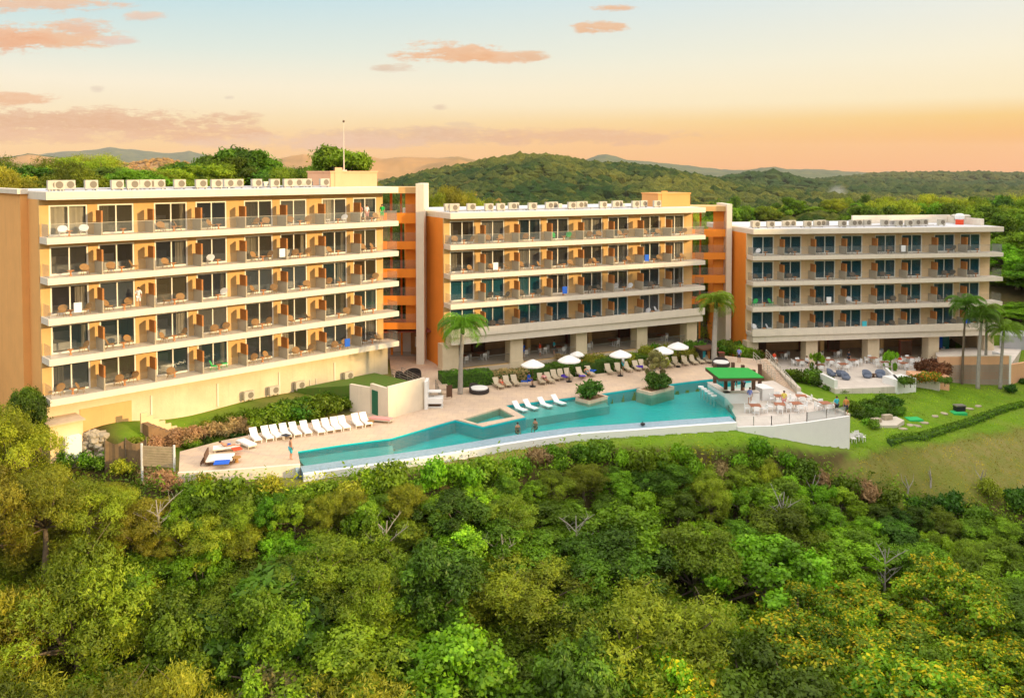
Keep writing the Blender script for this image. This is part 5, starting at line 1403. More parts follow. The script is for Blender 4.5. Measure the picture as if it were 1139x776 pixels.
# people on terraces
person(at(834, 450, TZ), 'stand', 2.6, 'person in lavender shirt standing beside the pool bar', lav_t, white_t, bare=True)
person(at(872, 454, TZ), 'stand', -.4, 'person in yellow top and pink skirt among the terrace tables', yellow_t, pink_t)
person(at(930.5, 460.5, TZ), 'stand', .3, 'person in light blue shirt at the terrace tip', teal_t, dark_t)
person(at(941, 461.5, TZ), 'stand', -.5, 'person in dark orange top at the outermost terrace tip', terracotta, dark_t)
person(at(818, 431, TZ + .8), 'stand', 0, 'bartender in dark shirt behind the pool bar counter', dark_t, dark_t)
person(at(827, 436, TZ + .8), 'stand', 1, 'bartender in blue shirt at the right of the pool bar', lav_t, dark_t)
person(bl(1, 12.3, 2.6, 1.3), 'stand', 2.0, 'person in orange shirt seen through the second restaurant opening', red_t, white_t)
person(bl(1, 10.3, 3.0, 1.3), 'stand', .5, 'waiter in blue standing left of the orange shirt in the restaurant', blue_t, blue_t)
person(bl(1, 14.4, 3.0, 1.3), 'stand', -1.2, 'person in dark blue seated side of the second restaurant opening', teal_t, dark_t)
person(bl(1, 36.0, 5.0, .95), 'stand', 1.2, 'person in pale blue walking in the passage under the right stair tower', teal_t, dark_t)
person(at(861, 402.5, -1.0), 'sit', .4, 'person in red and white sitting by the dining terrace edge', red_t, white_t)
person(bl(0, 32.6, 1.0, 17.78), 'stand', 0, 'person in green dress at the right end of the top left balcony', green_t, green_t)
person(bl(0, 30.8, 1.2, 17.78), 'stand', .6, 'person in white on the top balcony of the left block near its right end', white_t, pink_t)
person(bl(0, 30.1, 1.3, 17.78), 'stand', -.6, 'person in pink on the top balcony beside the one in white', pink_t, white_t)
person(bl(0, 7.3, 1.0, 11.38), 'stand', .4, 'person in white robe on the third balcony row of the left block', white_t, white_t)

for i, (px, py, z_, ps_, rz_, t_, b_, lab) in enumerate([(897, 407, RZ2, 'sit', .5, white_t, dark_t, 'diner in white at the leftmost terrace table'), (944, 405, RZ2, 'stand', 2, dark_t, dark_t, 'waiter in black standing before the second restaurant column'),
        (1001, 407, RZ2, 'sit', -1, red_t, dark_t, 'diner in red near the planter wall of the restaurant terrace'), (693, 412, DZ, 'stand', 1.4, white_t, teal_t, 'guest in white walking beside the third white parasol'), (822, 403, DZ, 'stand', -.6, lav_t, dark_t, 'guest in lavender top on the deck above the green bar roof')]):
    person(at(px, py, z_), ps_, rz_, lab, t_, b_)
# ------------------------------------------------------------------ balcony furniture
def make_bchair(nm, m):
    mb = MB(); mb.smooth = True
    mb.lathe([(.16, .32), (.30, .36), (.34, .42)], 12)
    n = 12; vs = [(0, .14, .46)]; fs = []
    for k in range(n):
        a = 2 * math.pi * k / n; vs.append((.38 * math.cos(a), .26 + .16 * math.sin(a), .62 + .28 * math.sin(a)))
    fs = [(0, 1 + k, 1 + (k + 1) % n) for k in range(n)]
    mb.add(vs, fs)
    for x, y in ((-.22, -.2), (.22, -.2), (-.22, .25), (.22, .25)): mb.tube([(x * .8, y * .8, .34), (x * 1.2, y * 1.2, 0)], .02, 4)
    return mb.build('balcony_chair', m)
def make_btable(m):
    mb = MB(); mb.lathe([(.26, .42), (.26, .46)], 12); mb.lathe([(.12, 0), (.05, .2), (.12, .42)], 8); return mb.build('balcony_table', m)
CH = {}; CHM = {'tan': wicker_t, 'white': white_t, 'green': green_t, 'blue': teal_t, 'brown': wicker_g}
BTB = None
bname = ['left', 'middle', 'right']
for k, (zs) in enumerate([[17.2, 14, 10.8, 7.6, 4.4], [14.5, 11.3, 8.1, 4.9], [11.9, 8.7, 5.5, 2.3]]):
    for i, zb in enumerate(zs):
        for j in range(8):
            base_s = (j // 2) * 8.4 + (j % 2) * 4.2 + (.6 if j % 2 == 0 else .5)
            fl_ = f'{num(j)} balcony from left, {num(len(zs) - 1 - i)} balcony row up, {bname[k]} hotel block'
            r_ = rnd.random()
            col_ = 'tan' if r_ < .90 else ('white' if r_ < .96 else ('green' if r_ < .98 else 'blue'))
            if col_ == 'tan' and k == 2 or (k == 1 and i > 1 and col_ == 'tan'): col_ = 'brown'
            nch = 2 if k < 2 or j % 2 == 0 else 1
            for c in range(nch):
                if rnd.random() < .17: continue
                x = base_s + (.5 if c == 0 else 2.1) + rnd.uniform(-.35, .35); y = rnd.uniform(.65, 1.45)
                p = bl(k, x, y, zb + .52); rz = BLK[k]['ang'] + rnd.uniform(-1.4, 1.4)
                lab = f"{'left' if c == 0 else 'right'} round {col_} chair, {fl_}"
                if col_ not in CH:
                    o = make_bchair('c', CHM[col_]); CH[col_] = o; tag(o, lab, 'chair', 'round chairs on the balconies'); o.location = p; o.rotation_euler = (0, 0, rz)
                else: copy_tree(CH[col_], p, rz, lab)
            p = bl(k, base_s + 1.3 + rnd.uniform(-.1, .1), .85, zb + .52); lab = f'small terracotta table, {fl_}'
            if BTB is None: BTB = make_btable(terracotta); BTB.location = p; tag(BTB, lab, 'side table', 'small tables on the balconies')
            else: copy_tree(BTB, p, 0, lab)
# towels left over the balcony rails
for i, (k, j_, z_, m_, nm) in enumerate([(0, 2.2, 10.8, white_t, 'white'),  (0, 20.4, 14.0, white_t, 'white'), (0, 27.6, 4.4, blue_t, 'blue'), 
        (1, 5.4, 11.3, white_t, 'white'), (1, 14.2, 8.1, blue_t, 'blue'), (1, 25.6, 11.3, blue_t, 'deep blue'),  (2, 10.2, 5.5, white_t, 'white'),  (2, 29.6, 2.3, blue_t, 'royal blue'), (2, 15.1, 2.3, teal_t, 'turquoise'), (2, 20.3, 11.9, white_t, 'white')]):
    mb = MB(); mb.box(-.3, .3, -.03, .0, -.75, .02); mb.box(-.3, .3, .05, .08, -.5, .02); mb.box(-.3, .3, -.03, .08, .02, .045)
    p = bl(k, j_, .12, z_ + .52 + 1.05); o = mb.build('towel', m_, loc=p, rz=BLK[k]['ang'])
    tag(o, f'{nm} towel over a balcony rail, {num(int(j_ // 4.2))} bay from left, {num([[4.4, 7.6, 10.8, 14, 17.2], [4.9, 8.1, 11.3, 14.5], [2.3, 5.5, 8.7, 11.9]][k].index(z_))} row up, {bname[k]} block', 'towel', 'towels drying on balcony rails')
# blue and yellow signs inside the last opening of the right block
pn = empty('display_panel', bl(2, 28.5, 5.0, -1.4), BLK[2]['ang'], 'tall blue and white glass fronted fridge panels inside the right block corner', 'fridge')
mb = MB(); mb.box(0, 1.0, 0, .6, 0, 2.4); mb.build('blue_body', blue_t, pn); mb = MB(); mb.box(.25, .5, -.03, 0, .2, 2.3); mb.build('white_stripe', whitec, pn); mb = MB(); mb.box(1.05, 2.0, 0, .6, 0, 2.5); mb.build('teal_body', mat('deep_teal', (.02, .16, .15), .4), pn)
# ================================================================== vegetation
def leaves(P, N, size, aspect=.5, droop=0.0, rnd_n=.6):
    """rhombic leaf blades: P centres, N outward directions"""
    n = len(P); N = N + rs.randn(n, 3) * rnd_n; N /= np.linalg.norm(N, axis=1)[:, None] + 1e-9
    A = np.cross(N, rs.randn(n, 3)); A /= np.linalg.norm(A, axis=1)[:, None] + 1e-9
    A[:, 2] -= droop; A /= np.linalg.norm(A, axis=1)[:, None] + 1e-9
    B = np.cross(N, A); B /= np.linalg.norm(B, axis=1)[:, None] + 1e-9
    s = (size * rs.uniform(.6, 1.35, n))[:, None]
    V = np.stack([P - A * s, P - B * s * aspect, P + A * s, P + B * s * aspect], 1)
    return V.reshape(-1, 3)
def quads(n): return np.arange(n * 4).reshape(-1, 4)
def unit(n):
    v = rs.randn(n, 3); return v / np.linalg.norm(v, axis=1)[:, None]
def crown_pts(lobes, n, up=.25, shell=.25):
    """points over the lobes (cx,cy,cz,r,squash); returns P, N, lobe index"""
    L = np.array(lobes); w_ = L[:, 3] ** 2; idx = rs.choice(len(L), n, p=w_ / w_.sum())
    d = unit(n); d[:, 2] += up; d /= np.linalg.norm(d, axis=1)[:, None]
    r = L[idx, 3] * (1 - shell * rs.rand(n) ** 1.5)
    # lumpy lobes
    r = r * (1 + .30 * np.sin(d[:, 0] * 7 + idx * 1.7) * np.sin(d[:, 1] * 6 + idx) + .2 * np.sin(d[:, 2] * 11 + idx * 2.1))
    r = r * np.where(rs.rand(n) < .16, 1 + rs.rand(n) * .55, 1.0)
    P = L[idx, :3] + d * r[:, None] * np.stack([np.ones(n), np.ones(n), L[idx, 4]], 1)
    return P, d, idx
def tree_mesh(kind, seed, h=8.0, r=3.6, n=9000):
    st = rs.get_state(); rs.seed(seed); rr = random.Random(seed)
    K = dict(broad=dict(m=leaf_green, leaf=.11, asp=.5, nl=30, sq=.75, droop=.2, flat=.5), bright=dict(m=leaf_bright, leaf=.105, asp=.55, nl=32, sq=.8, droop=.3, flat=.6),
             dark=dict(m=leaf_dark, leaf=.135, asp=.5, nl=28, sq=.8, droop=.1, flat=.6), feather=dict(m=leaf_gold, leaf=.125, asp=.22, nl=38, sq=.6, droop=.6, flat=.45),
             olive=dict(m=leaf_olive, leaf=.105, asp=.32, nl=34, sq=.65, droop=.4, flat=.5), sparse=dict(m=leaf_grey, leaf=.19, asp=.4, nl=15, sq=.6, droop=.3, flat=.5),
             flower=dict(m=leaf_bright, leaf=.11, asp=.55, nl=32, sq=.7, droop=.1, flat=.5), vine=dict(m=leaf_bright, leaf=.13, asp=.7, nl=18, sq=1.1, droop=.5, flat=.9),
             umbrella=dict(m=leaf_green, leaf=.22, asp=.4, nl=24, sq=.45, droop=.0, flat=.3), big=dict(m=leaf_dark, leaf=.34, asp=.42, nl=16, sq=.55, droop=.3, flat=.55))[kind]
    lobes = []; zc = h * (1 - K['flat'] * .5)
    nl = K['nl']
    for i in range(nl):
        a = i * 2.399963 + rr.uniform(-.4, .4); q = math.sqrt((i + .5) / nl)
        rad = r * q * rr.uniform(.7, 1.18)
        z = h - r * K['flat'] * (q ** 2) * rr.uniform(.6, 1.6) - rr.uniform(0, r * .55)
        lr = r * rr.choice([.12, .16, .2, .26, .32]) * rr.uniform(.85, 1.15) * (1 - .2 * q)
        lobes.append((math.cos(a) * rad, math.sin(a) * rad, z, lr, K['sq']))
        if kind != 'umbrella' and rr.random() < .5: lobes.append((math.cos(a) * rad * .9, math.sin(a) * rad * .9, z - r * rr.uniform(.35, .7), lr * .9, K['sq']))
    # sprigs: small bunches of leaves
    ns = n // 6
    P, N, idx = crown_pts(lobes, ns, up=.3 if kind != 'vine' else .1, shell=.3)
    P6 = np.repeat(P, 6, 0) + rs.randn(ns * 6, 3) * K['leaf'] * .9; N6 = np.repeat(N, 6, 0)
    if kind == 'feather' or kind == 'olive': P6 += np.repeat(N, 6, 0) * rs.rand(ns * 6, 1) * .35
    V = leaves(P6, N6 + np.array([0, 0, .5]), K['leaf'], K['asp'], K['droop'], .55)
    lt = rs.uniform(.62, 1.38, len(lobes))[idx]; st_ = rs.uniform(.85, 1.15, ns)
    T = np.repeat(lt * st_, 6)[:, None] * np.array([1, 1, 1.0]) * rs.uniform(.85, 1.15, (ns * 6, 1))
    hue = np.repeat(rs.rand(ns) ** 2, 6)[:, None]; T = T * (1 + hue * np.array([.30, .12, -.1]))
    if kind == 'flower':
        up = np.repeat((N[:, 2] > .3) & (rs.rand(ns) < .36), 6) & (rs.rand(ns * 6) < .55)
        T[up] = np.array([4.6, 1.75, 1.2]) * rs.uniform(.7, 1.2, (up.sum(), 1))
        y = np.repeat((N[:, 2] > .1) & (rs.rand(ns) < .3), 6) & (rs.rand(ns * 6) < .5); T[y] = np.array([3.4, 1.7, 1.2])
    T4 = np.repeat(T, 4, 0)
    crown = fast_mesh('crown', V, quads(len(V) // 4), K['m'], tint=T4)
    # trunk and limbs
    mb = MB(); tr = r * .055 + .03; fork = Vector((rr.uniform(-.3, .3), rr.uniform(-.3, .3), h * .42))
    mb.tube([(0, 0, -1.5), (0, 0, .0), fork * .55 + Vector((.1, 0, 0)), fork], [tr * 1.5, tr * 1.25, tr, tr * .85], 8)
    for i, l in enumerate(lobes[::2] if kind != 'sparse' else lobes):
        e = Vector(l[:3]) - Vector((0, 0, l[3] * .2)); mid = fork.lerp(e, .5) + Vector((rr.uniform(-.3, .3), rr.uniform(-.3, .3), -.15 * r * .5 + rr.uniform(0, .4)))
        mb.tube([fork, mid, e], [tr * .5, tr * .3, tr * .1], 5)
        if kind == 'sparse' or rr.random() < .35:
            for _ in range(3 if kind == 'sparse' else 1):
                q = e + Vector((rr.uniform(-1, 1), rr.uniform(-1, 1), rr.uniform(.4, 1.3))) * l[3] * 1.3
                mb.tube([e, q], [tr * .12, tr * .04], 4)
    rs.set_state(st)
    me = mb.build('trunk', bark_g if kind in ('sparse', 'umbrella') else bark); dm = me.data; bpy.data.objects.remove(me); dm.polygons.foreach_set('use_smooth', [True] * len(dm.polygons))
    return crown, dm
TM = {}
def tmesh(kind, v, **kw):
    if (kind, v) not in TM: TM[(kind, v)] = tree_mesh(kind, sum(map(ord, kind)) + 31 * v, **kw)
    return TM[(kind, v)]
BASEH, BASER = 8.0, 3.6
TNAME = dict(broad='green broadleaf tree', bright='bright green bushy tree', dark='dark green tree', feather='golden feathery tree', olive='olive fine leaved tree', sparse='thin grey green tree with pale limbs',
             flower='tree with yellow orange blossom', vine='vine covered green tree', umbrella='flat topped spreading tree', big='dark tree with large leaf rosettes')
def tree(kind, v, x, y, z, h, r, label, group=None, name='tree', nleaf=34000, rz=None):
    cm, tm = tmesh(kind, v, n=nleaf)
    e = empty(name, (x, y, z), rnd.uniform(0, 6.28) if rz is None else rz, label, 'tree', group)
    sx, sz = r / BASER, h / BASEH
    c = bpy.data.objects.new('crown', cm); link(c, e); c.scale = (sx, sx * rnd.uniform(.92, 1.08), sz)
    t_ = bpy.data.objects.new('trunk', tm); link(t_, e); t_.scale = (sx, sx, sz)
    return e

# ------------------------------------------------------------------ wooded slope in front of the camera
kinds = list(TNAME)
def pick(fx, row):
    """kind of tree by place: gold and olive at left, green in the middle, blossom at lower right"""
    r_ = rnd.random()
    if fx < .16: return 'feather' if r_ < .32 else ('olive' if r_ < .8 else 'broad')
    if fx < .34: return ('olive' if r_ < .35 else 'broad' if r_ < .55 else 'dark' if r_ < .7 else 'big' if r_ < .85 else 'bright') if row < 3 else ('olive' if r_ < .4 else 'broad' if r_ < .7 else 'bright')
    if fx < .62: return ('broad' if r_ < .3 else 'olive' if r_ < .45 else 'dark' if r_ < .6 else 'vine' if r_ < .85 else 'bright')
    if row < 3: return 'flower' if r_ < .42 else ('broad' if r_ < .65 else 'olive' if r_ < .75 else 'vine' if r_ < .9 else 'dark')
    return 'broad' if r_ < .3 else 'vine' if r_ < .5 else 'bright' if r_ < .65 else 'olive' if r_ < .8 else 'dark'
LIM = lambda px: float(np.interp(px, [-100, 60, 150, 200, 335, 500, 640, 700, 860, 960, 1050, 1200], [512, 522, 545, 553, 552, 532, 512, 512, 514, 540, 566, 585]))
SROWS = [(12, 2.4, 1.6), (34, 3.4, 2.3), (62, 4.6, 3.1), (98, 6.0, 3.8), (142, 7.2, 4.3), (190, 8.2, 4.6), (240, 8.8, 4.7), (290, 8.8, 4.7)]
BIG = {(6, .38): ('feather', 4.6), (5, .29): ('sparse', 3.6), (5, .22): ('big', 3.6), (6, .06): ('feather', 4.2), (4, .04): ('feather', 3.8), (3, .52): ('olive', 4.3), (6, .18): ('feather', 3.6), (6, .93): ('big', 3.2),
       (3, .80): ('olive', 3.8), (4, .78): ('flower', 3.4), (5, .72): ('flower', 3.4), (6, .80): ('flower', 3.6), (4, .95): ('flower', 3.9), (3, .92): ('flower', 3.6), (5, .58): ('bright', 3.6), (4, .65): ('vine', 3.4), (4, .42): ('dark', 3.6), (2, .46): ('vine', 2.6)}
for ri, (off, h, r) in enumerate(SROWS):
    px = -50 + (ri % 2) * 30; j = 0
    while px < 1200:
        py = LIM(px) + off * (1 if px < 700 else .93); hh = h * rnd.uniform(.72, 1.22)
        g_ = gat(px, py, h); fx = px / 1139
        k, r2 = pick(fx, 5 - min(ri, 5)), r * rnd.uniform(.68, 1.2)
        for (bi, bf), (bk, br) in BIG.items():
            if bi == ri and abs(bf - fx) < .028: k, r2 = bk, br
        if fx < .12: hh *= 1.1
        lab = f'{TNAME[k]}, {num(j)} from left in tree row {["one", "two", "three", "four", "five", "six", "seven", "eight"][ri]} down the slope'
        if k == 'sparse': lab = f'thin grey green tree, {num(j)} from left in tree row {["one", "two", "three", "four", "five", "six", "seven", "eight"][ri]} down the slope'
        tree(k, rnd.randint(0, 1), g_.x, g_.y, g_.z - .3, hh + .3, r2, lab, 'trees on the foreground slope')
        j += 1; px += 1.45 * r2 * F / g_.y * rnd.uniform(.85, 1.15)

# taller trees at the left edge in front of the left block
for i, (px, py, d, r, h, k) in enumerate([(14, 462, 58, 2.6, 7.0, 'olive'), (-12, 520, 54, 3.2, 8, 'feather'), (48, 528, 55, 2.6, 6.0, 'feather'), (28, 440, 65, 1.6, 6, 'dark'), (100, 540, 56, 2.3, 4.5, 'olive'), (150, 560, 57, 2.2, 4.5, 'feather')]):
    p = ad(px, py, d); tree(k, i % 2, p.x, p.y, p.z - h, h, r, f'{TNAME[k]}, {num(i)} from top of the tall trees at the left edge', 'trees at the left edge')

# shrubs: bright low bushes along the top of the slope and in the garden
def shrub_mesh(m, seed, n=1600, leaf=.10, asp=.5, sq=.8, fl=0):
    st = rs.get_state(); rs.seed(seed)
    lobes = [(rs.uniform(-.6, .6), rs.uniform(-.6, .6), rs.uniform(.3, .75), rs.uniform(.3, .5), sq) for _ in range(9)]
    P, N, idx = crown_pts(lobes, n, .3, .4); V = leaves(P, N, leaf, asp, .1, .6)
    T = (rs.uniform(.7, 1.3, 9)[idx] * rs.uniform(.75, 1.25, n))[:, None] * np.ones(3)
    if fl: q = rs.rand(n) < fl; T[q] = np.array([7, 1.2, 4.0])
    me = fast_mesh('foliage', V, quads(n), m, tint=np.repeat(T, 4, 0)); rs.set_state(st); return me
SH = {}
def shrub(kind, x, y, z, r, h, label, group=None):
    if kind not in SH:
        m, kw = {'bright': (leaf_bright, {}), 'green': (leaf_green, {}), 'hedge': (leaf_hedge, {}), 'yellow': (leaf_gold, dict(asp=.4)), 'brown': (leaf_brown, dict(asp=.25, leaf=.14)), 'red': (leaf_red, {}), 'flower': (leaf_green, dict(fl=.3)), 'dark': (leaf_dark, dict(asp=.3, leaf=.16))}[kind]
        SH[kind] = [shrub_mesh(m, 5 + ord(kind[0]), **kw), shrub_mesh(m, 99 + ord(kind[0]), **kw)]
    e = empty('shrub', (x, y, z), rnd.uniform(0, 6.28), label, 'shrub', group)
    c = bpy.data.objects.new('foliage', rnd.choice(SH[kind])); link(c, e); c.scale = (r, r, h)
    mb = MB(); mb.tube([(0, 0, -.3), (.03, 0, h * .5)], [.05, .03], 5); mb.build('stem', bark, e)
    return e
CW = {'bright': 'bright green', 'green': 'green', 'hedge': 'deep green', 'yellow': 'yellow green', 'brown': 'dry brown', 'red': 'reddish', 'flower': 'pink flowering', 'dark': 'dark spiky'}
topsh = [(95, 510, 'bright'), (112, 512, 'bright'), (135, 520, 'yellow'), (60, 520, 'yellow'), (160, 530, 'brown'), (185, 535, 'brown'), (215, 545, 'green'), (240, 552, 'bright'), (262, 548, 'green'), (288, 552, 'bright'), (325, 548, 'bright'), (338, 552, 'bright'), (360, 540, 'green'),
         (385, 545, 'yellow'), (413, 535, 'bright'), (436, 534, 'green'), (463, 540, 'bright'), (485, 528, 'bright'), (512, 524, 'bright'), (526, 530, 'bright'), (545, 522, 'green'), (575, 518, 'green'), (600, 508, 'brown'), (618, 502, 'bright'), (622, 512, 'bright'), (650, 504, 'green'), (668, 500, 'green'),
         (690, 507, 'bright'), (715, 510, 'green'), (742, 512, 'bright'), (760, 508, 'bright'), (768, 520, 'bright'), (800, 525, 'brown'), (822, 510, 'bright'), (840, 515, 'green'), (846, 500, 'bright'), (874, 512, 'bright'), (890, 522, 'green'), (915, 530, 'brown'), (940, 540, 'green'),
         (960, 545, 'brown'), (985, 550, 'green'), (1010, 556, 'hedge'), (1035, 562, 'hedge'), (1060, 560, 'hedge'), (1085, 572, 'green'), (1110, 580, 'green'), (1128, 548, 'hedge'), (1136, 556, 'hedge'), (1100, 545, 'yellow'), (300, 540, 'yellow'), (230, 535, 'yellow'), (20, 500, 'yellow'), (75, 505, 'green')]
for i, (px, py, k) in enumerate(topsh):
    q = rnd.uniform(.9, 1.5) * (1.15 if px > 1000 or k in ('green',) else 1)
    p = gat(px, py, q * .7); z = p.z
    shrub(k, p.x, p.y, z - .1, q, q * rnd.uniform(1.0, 1.4), f'{CW[k]} shrub, {num(i)} from left along the top edge of the slope', 'shrubs along the top of the slope')

# undergrowth closing the gaps between crowns: uncountable, one mass
n = 90000; y = rs.uniform(40, 84, n); x = rs.uniform(-.68, .70, n) * y
pxs = 569.5 + F * x / y; zz = height(x, y); py = HY + F * (CAMZ - zz) / y
lim = np.interp(pxs, [-100, 60, 200, 335, 500, 640, 860, 960, 1050, 1200], [505, 520, 545, 546, 526, 505, 508, 532, 558, 580])
ok = py > lim; x, y, zz = x[ok], y[ok], zz[ok]
n = len(x); P = np.stack([x, y, zz + rs.rand(n) ** 2 * 1.3], 1)
P3 = np.repeat(P, 3, 0) + rs.randn(3 * n, 3) * .16
T = np.repeat(np.clip(1 + fbm(x / 3, y / 3, 3, 4) * 1.3, .4, 1.8), 3)[:, None] * np.ones(3)
br = np.repeat(fbm(x / 5, y / 5, 3, 14) > .28, 3); T[br] *= np.array([1.8, 1.1, 1.1])
me = fast_mesh('undergrowth', leaves(P3, np.tile([0, 0, 1.0], (3 * n, 1)), .15, .45, .2, .6), quads(3 * n), leaf_green, tint=np.repeat(T, 4, 0))
o = bpy.data.objects.new('undergrowth', me); link(o); tag(o, 'tangled low undergrowth filling the slope between the trees', 'undergrowth', kind='stuff')

# ------------------------------------------------------------------ lawn grass tufts (one mass)
n = 45000; px = rs.uniform(560, 1180, n); y = rs.uniform(66, 103, n); x = (px - 569.5) / F * y; zz = height(x, y); py = HY + F * (CAMZ - zz) / y
cv_ = cover(x, y, zz)
ok = (cv_[:, 1] + cv_[:, 2] > .35) & (py > 430) & ~((y > 74) & (x < 31) & (y > 40)) 
low_rim = np.interp(px, [560, 640, 700, 830, 870, 945, 947], [503, 490, 486, 480, 486, 500, 430]); ok &= py > low_rim
x, y, zz, pp = x[ok], y[ok], zz[ok], cv_[ok]; n = len(x)
T = np.clip(1 + fbm(x / 1.5, y / 1.5, 3, 44) * 1.2, .5, 1.7)[:, None] * np.where(pp[:, 2:3] > .35, np.array([[2.4, 1.0, 2.0]]), np.array([[1.4, 1.1, .9]]))
me = fast_mesh('grass', leaves(np.stack([x, y, zz + .05], 1), np.tile([.8, -.8, .3], (n, 1)), .10, .25, 0, .8), quads(n), leaf_bright, tint=np.repeat(T, 4, 0))
o = bpy.data.objects.new('grass', me); link(o); tag(o, 'short lawn grass and rough hill grass right of the pool', 'grass', kind='stuff')

# ------------------------------------------------------------------ hedges
def hedge(name_pts, z, h, w_, m, label, dens=130, core=MATS['dark_leaves'], leaf=.09, cat='hedge'):
    e = empty('hedge', (0, 0, 0), 0, label, cat)
    V = []; T = []
    cb = MB()
    for (a, b_) in zip(name_pts[:-1], name_pts[1:]):
        a = Vector(a); b_ = Vector(b_); d = (b_ - a); L_ = d.length; d = d / L_; nn = Vector((-d.y, d.x))
        n_ = int(dens * L_ * (w_ + 2 * h)); u = rs.rand(n_) * L_; q = rs.rand(n_) * (w_ + 2 * h)
        side = np.where(q < h, 0, np.where(q < h + w_, 1, 2))
        off = np.where(side == 0, 0, np.where(side == 1, q - h, w_)); zz_ = np.where(side == 0, q, np.where(side == 1, h, q - h - w_))
        bump_ = fbm(u / .8, off + zz_, 2, 6) * .22
        za = z if not callable(z) else None
        X_ = a.x + d.x * u + nn.x * off; Y_ = a.y + d.y * u + nn.y * off
        zb_ = np.full(n_, z) if za is not None else height(X_, Y_)
        P = np.stack([X_ - nn.x * bump_ * (side == 0), Y_ - nn.y * bump_ * (side == 0), zb_ + zz_ + bump_ * (side == 1)], 1)
        N = np.where((side == 1)[:, None], np.array([[0, 0, 1.0]]), np.where((side == 0)[:, None], np.array([[-nn.x, -nn.y, .2]]), np.array([[nn.x, nn.y, .2]])))
        V.append(leaves(P, N, leaf, .5, 0, .6)); T.append(rs.uniform(.6, 1.4, (n_, 1)) * np.clip(1 + bump_[:, None] * 3, .5, 1.6) * np.ones(3))
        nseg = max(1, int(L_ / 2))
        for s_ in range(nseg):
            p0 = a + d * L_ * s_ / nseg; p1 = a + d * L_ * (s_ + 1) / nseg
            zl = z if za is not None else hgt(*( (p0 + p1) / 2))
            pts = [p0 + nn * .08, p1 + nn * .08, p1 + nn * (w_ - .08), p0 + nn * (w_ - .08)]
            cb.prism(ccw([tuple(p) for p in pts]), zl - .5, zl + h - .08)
    V = np.concatenate(V); T = np.concatenate(T)
    me = fast_mesh('foliage', V, quads(len(V) // 4), m, tint=np.repeat(T, 4, 0)); o = bpy.data.objects.new('foliage', me); link(o, e)
    cb.build('core', mat_core, e)
    return e
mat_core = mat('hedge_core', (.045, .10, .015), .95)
def dpts(l, z): return [tuple(at(x, y, z)[:2]) for x, y in l]
hedge(dpts([(492, 431.5), (549, 427.5)], DZ), DZ, 1.25, 2.4, leaf_hedge, 'dense clipped green hedge block beside the left palm')
hedge(dpts([(549, 427), (590, 423.5)], DZ), DZ, 1.0, 2.2, leaf_brown, 'brownish planted strip between the clipped hedge and the green shrubs')
hedge(dpts([(590, 423), (646, 416), (700, 408.5)], DZ), DZ, 1.1, 2.3, leaf_hedge, 'long dark green hedge behind the middle beige loungers')
hedge(dpts([(700, 408), (786, 397)], DZ), DZ, 1.0, 2.3, leaf_green, 'leafy hedge under the right parasols')
for i, (px, py, k, r_) in enumerate([(630, 412, 'yellow', 1.1), (640, 413, 'flower', .9), (655, 411, 'yellow', 1.1), (668, 408, 'yellow', 1.1), (683, 407, 'yellow', .9), (700, 408, 'yellow', 1.0), (716, 402, 'yellow', 1.2), (727, 398, 'bright', 1.2), (740, 398, 'yellow', 1.2), (748, 399, 'bright', 1.1), (733, 402, 'yellow', 1.2), (762, 396, 'hedge', 1.3), (773, 396, 'hedge', 1.2), (757, 402, 'yellow', 1.1), (770, 401, 'yellow', 1.0), (737, 409, 'yellow', .8), (623, 404, 'brown', .7)]):
    p = at(px, py, DZ); shrub(k, p.x, p.y, DZ, r_, r_ * 1.4, f'{CW[k]} ornamental shrub, {num(i)} from the left among the parasols and hedge', 'ornamental shrubs along the deck')
# pool planters
for i, c_ in enumerate(PL):
    shrub('dark', c_.x, c_.y, DZ + .1, 1.45, 1.5, ['dark spiky bush in the left pool planter', 'dark spiky bush in the right pool planter'][i], 'bushes in the pool planters')
p = at(729, 424, DZ); 
tree('sparse', 0, p.x, p.y, DZ, 3.2, 1.1, 'slender bare little tree behind the right pool planter', name='small_tree')
# embankment plants behind left loungers
def emb(px, py, k, r_, i, h=None):
    p = gat(px, py, .4)
    shrub(k, p.x, p.y, hgt(p.x, p.y) - .1, r_, h or r_ * .9, f'{CW[k]} bush, {num(i)} from the left on the bank under the left block', 'bushes on the bank behind the white loungers')
for i, (px, py, k, r_) in enumerate([(150, 492, 'yellow', 1.0), (170, 492, 'brown', 1.1), (188, 490, 'brown', 1.2), (205, 489, 'brown', 1.3), (222, 483, 'brown', 1.3), (238, 480, 'brown', 1.3), (252, 478, 'brown', 1.3), (268, 474, 'brown', 1.2), (284, 470, 'green', 1.3), (298, 466, 'green', 1.5), (312, 464, 'green', 1.6), (326, 463, 'green', 1.6), (340, 461, 'hedge', 1.6), (352, 458, 'green', 1.7), (364, 455, 'green', 1.7), (376, 452, 'green', 1.5), (384, 449, 'bright', 1.3), (214, 494, 'green', 1.0), (232, 490, 'hedge', .9), (262, 483, 'hedge', .9), (410, 455, 'green', .8), (250, 468, 'green', 1.1), (275, 463, 'green', 1.2), (300, 458, 'hedge', 1.2), (322, 453, 'green', 1.3), (345, 449, 'green', 1.3), (365, 445, 'hedge', 1.2), (230, 473, 'yellow', .9)]):
    emb(px, py, k, r_, i)
# corner tree by left block
p = bl(0, -1.5, 1.0); tree('dark', 1, p.x, p.y, -1, 7.0, 1.7, 'dark upright tree against the tan side wall of the left block')
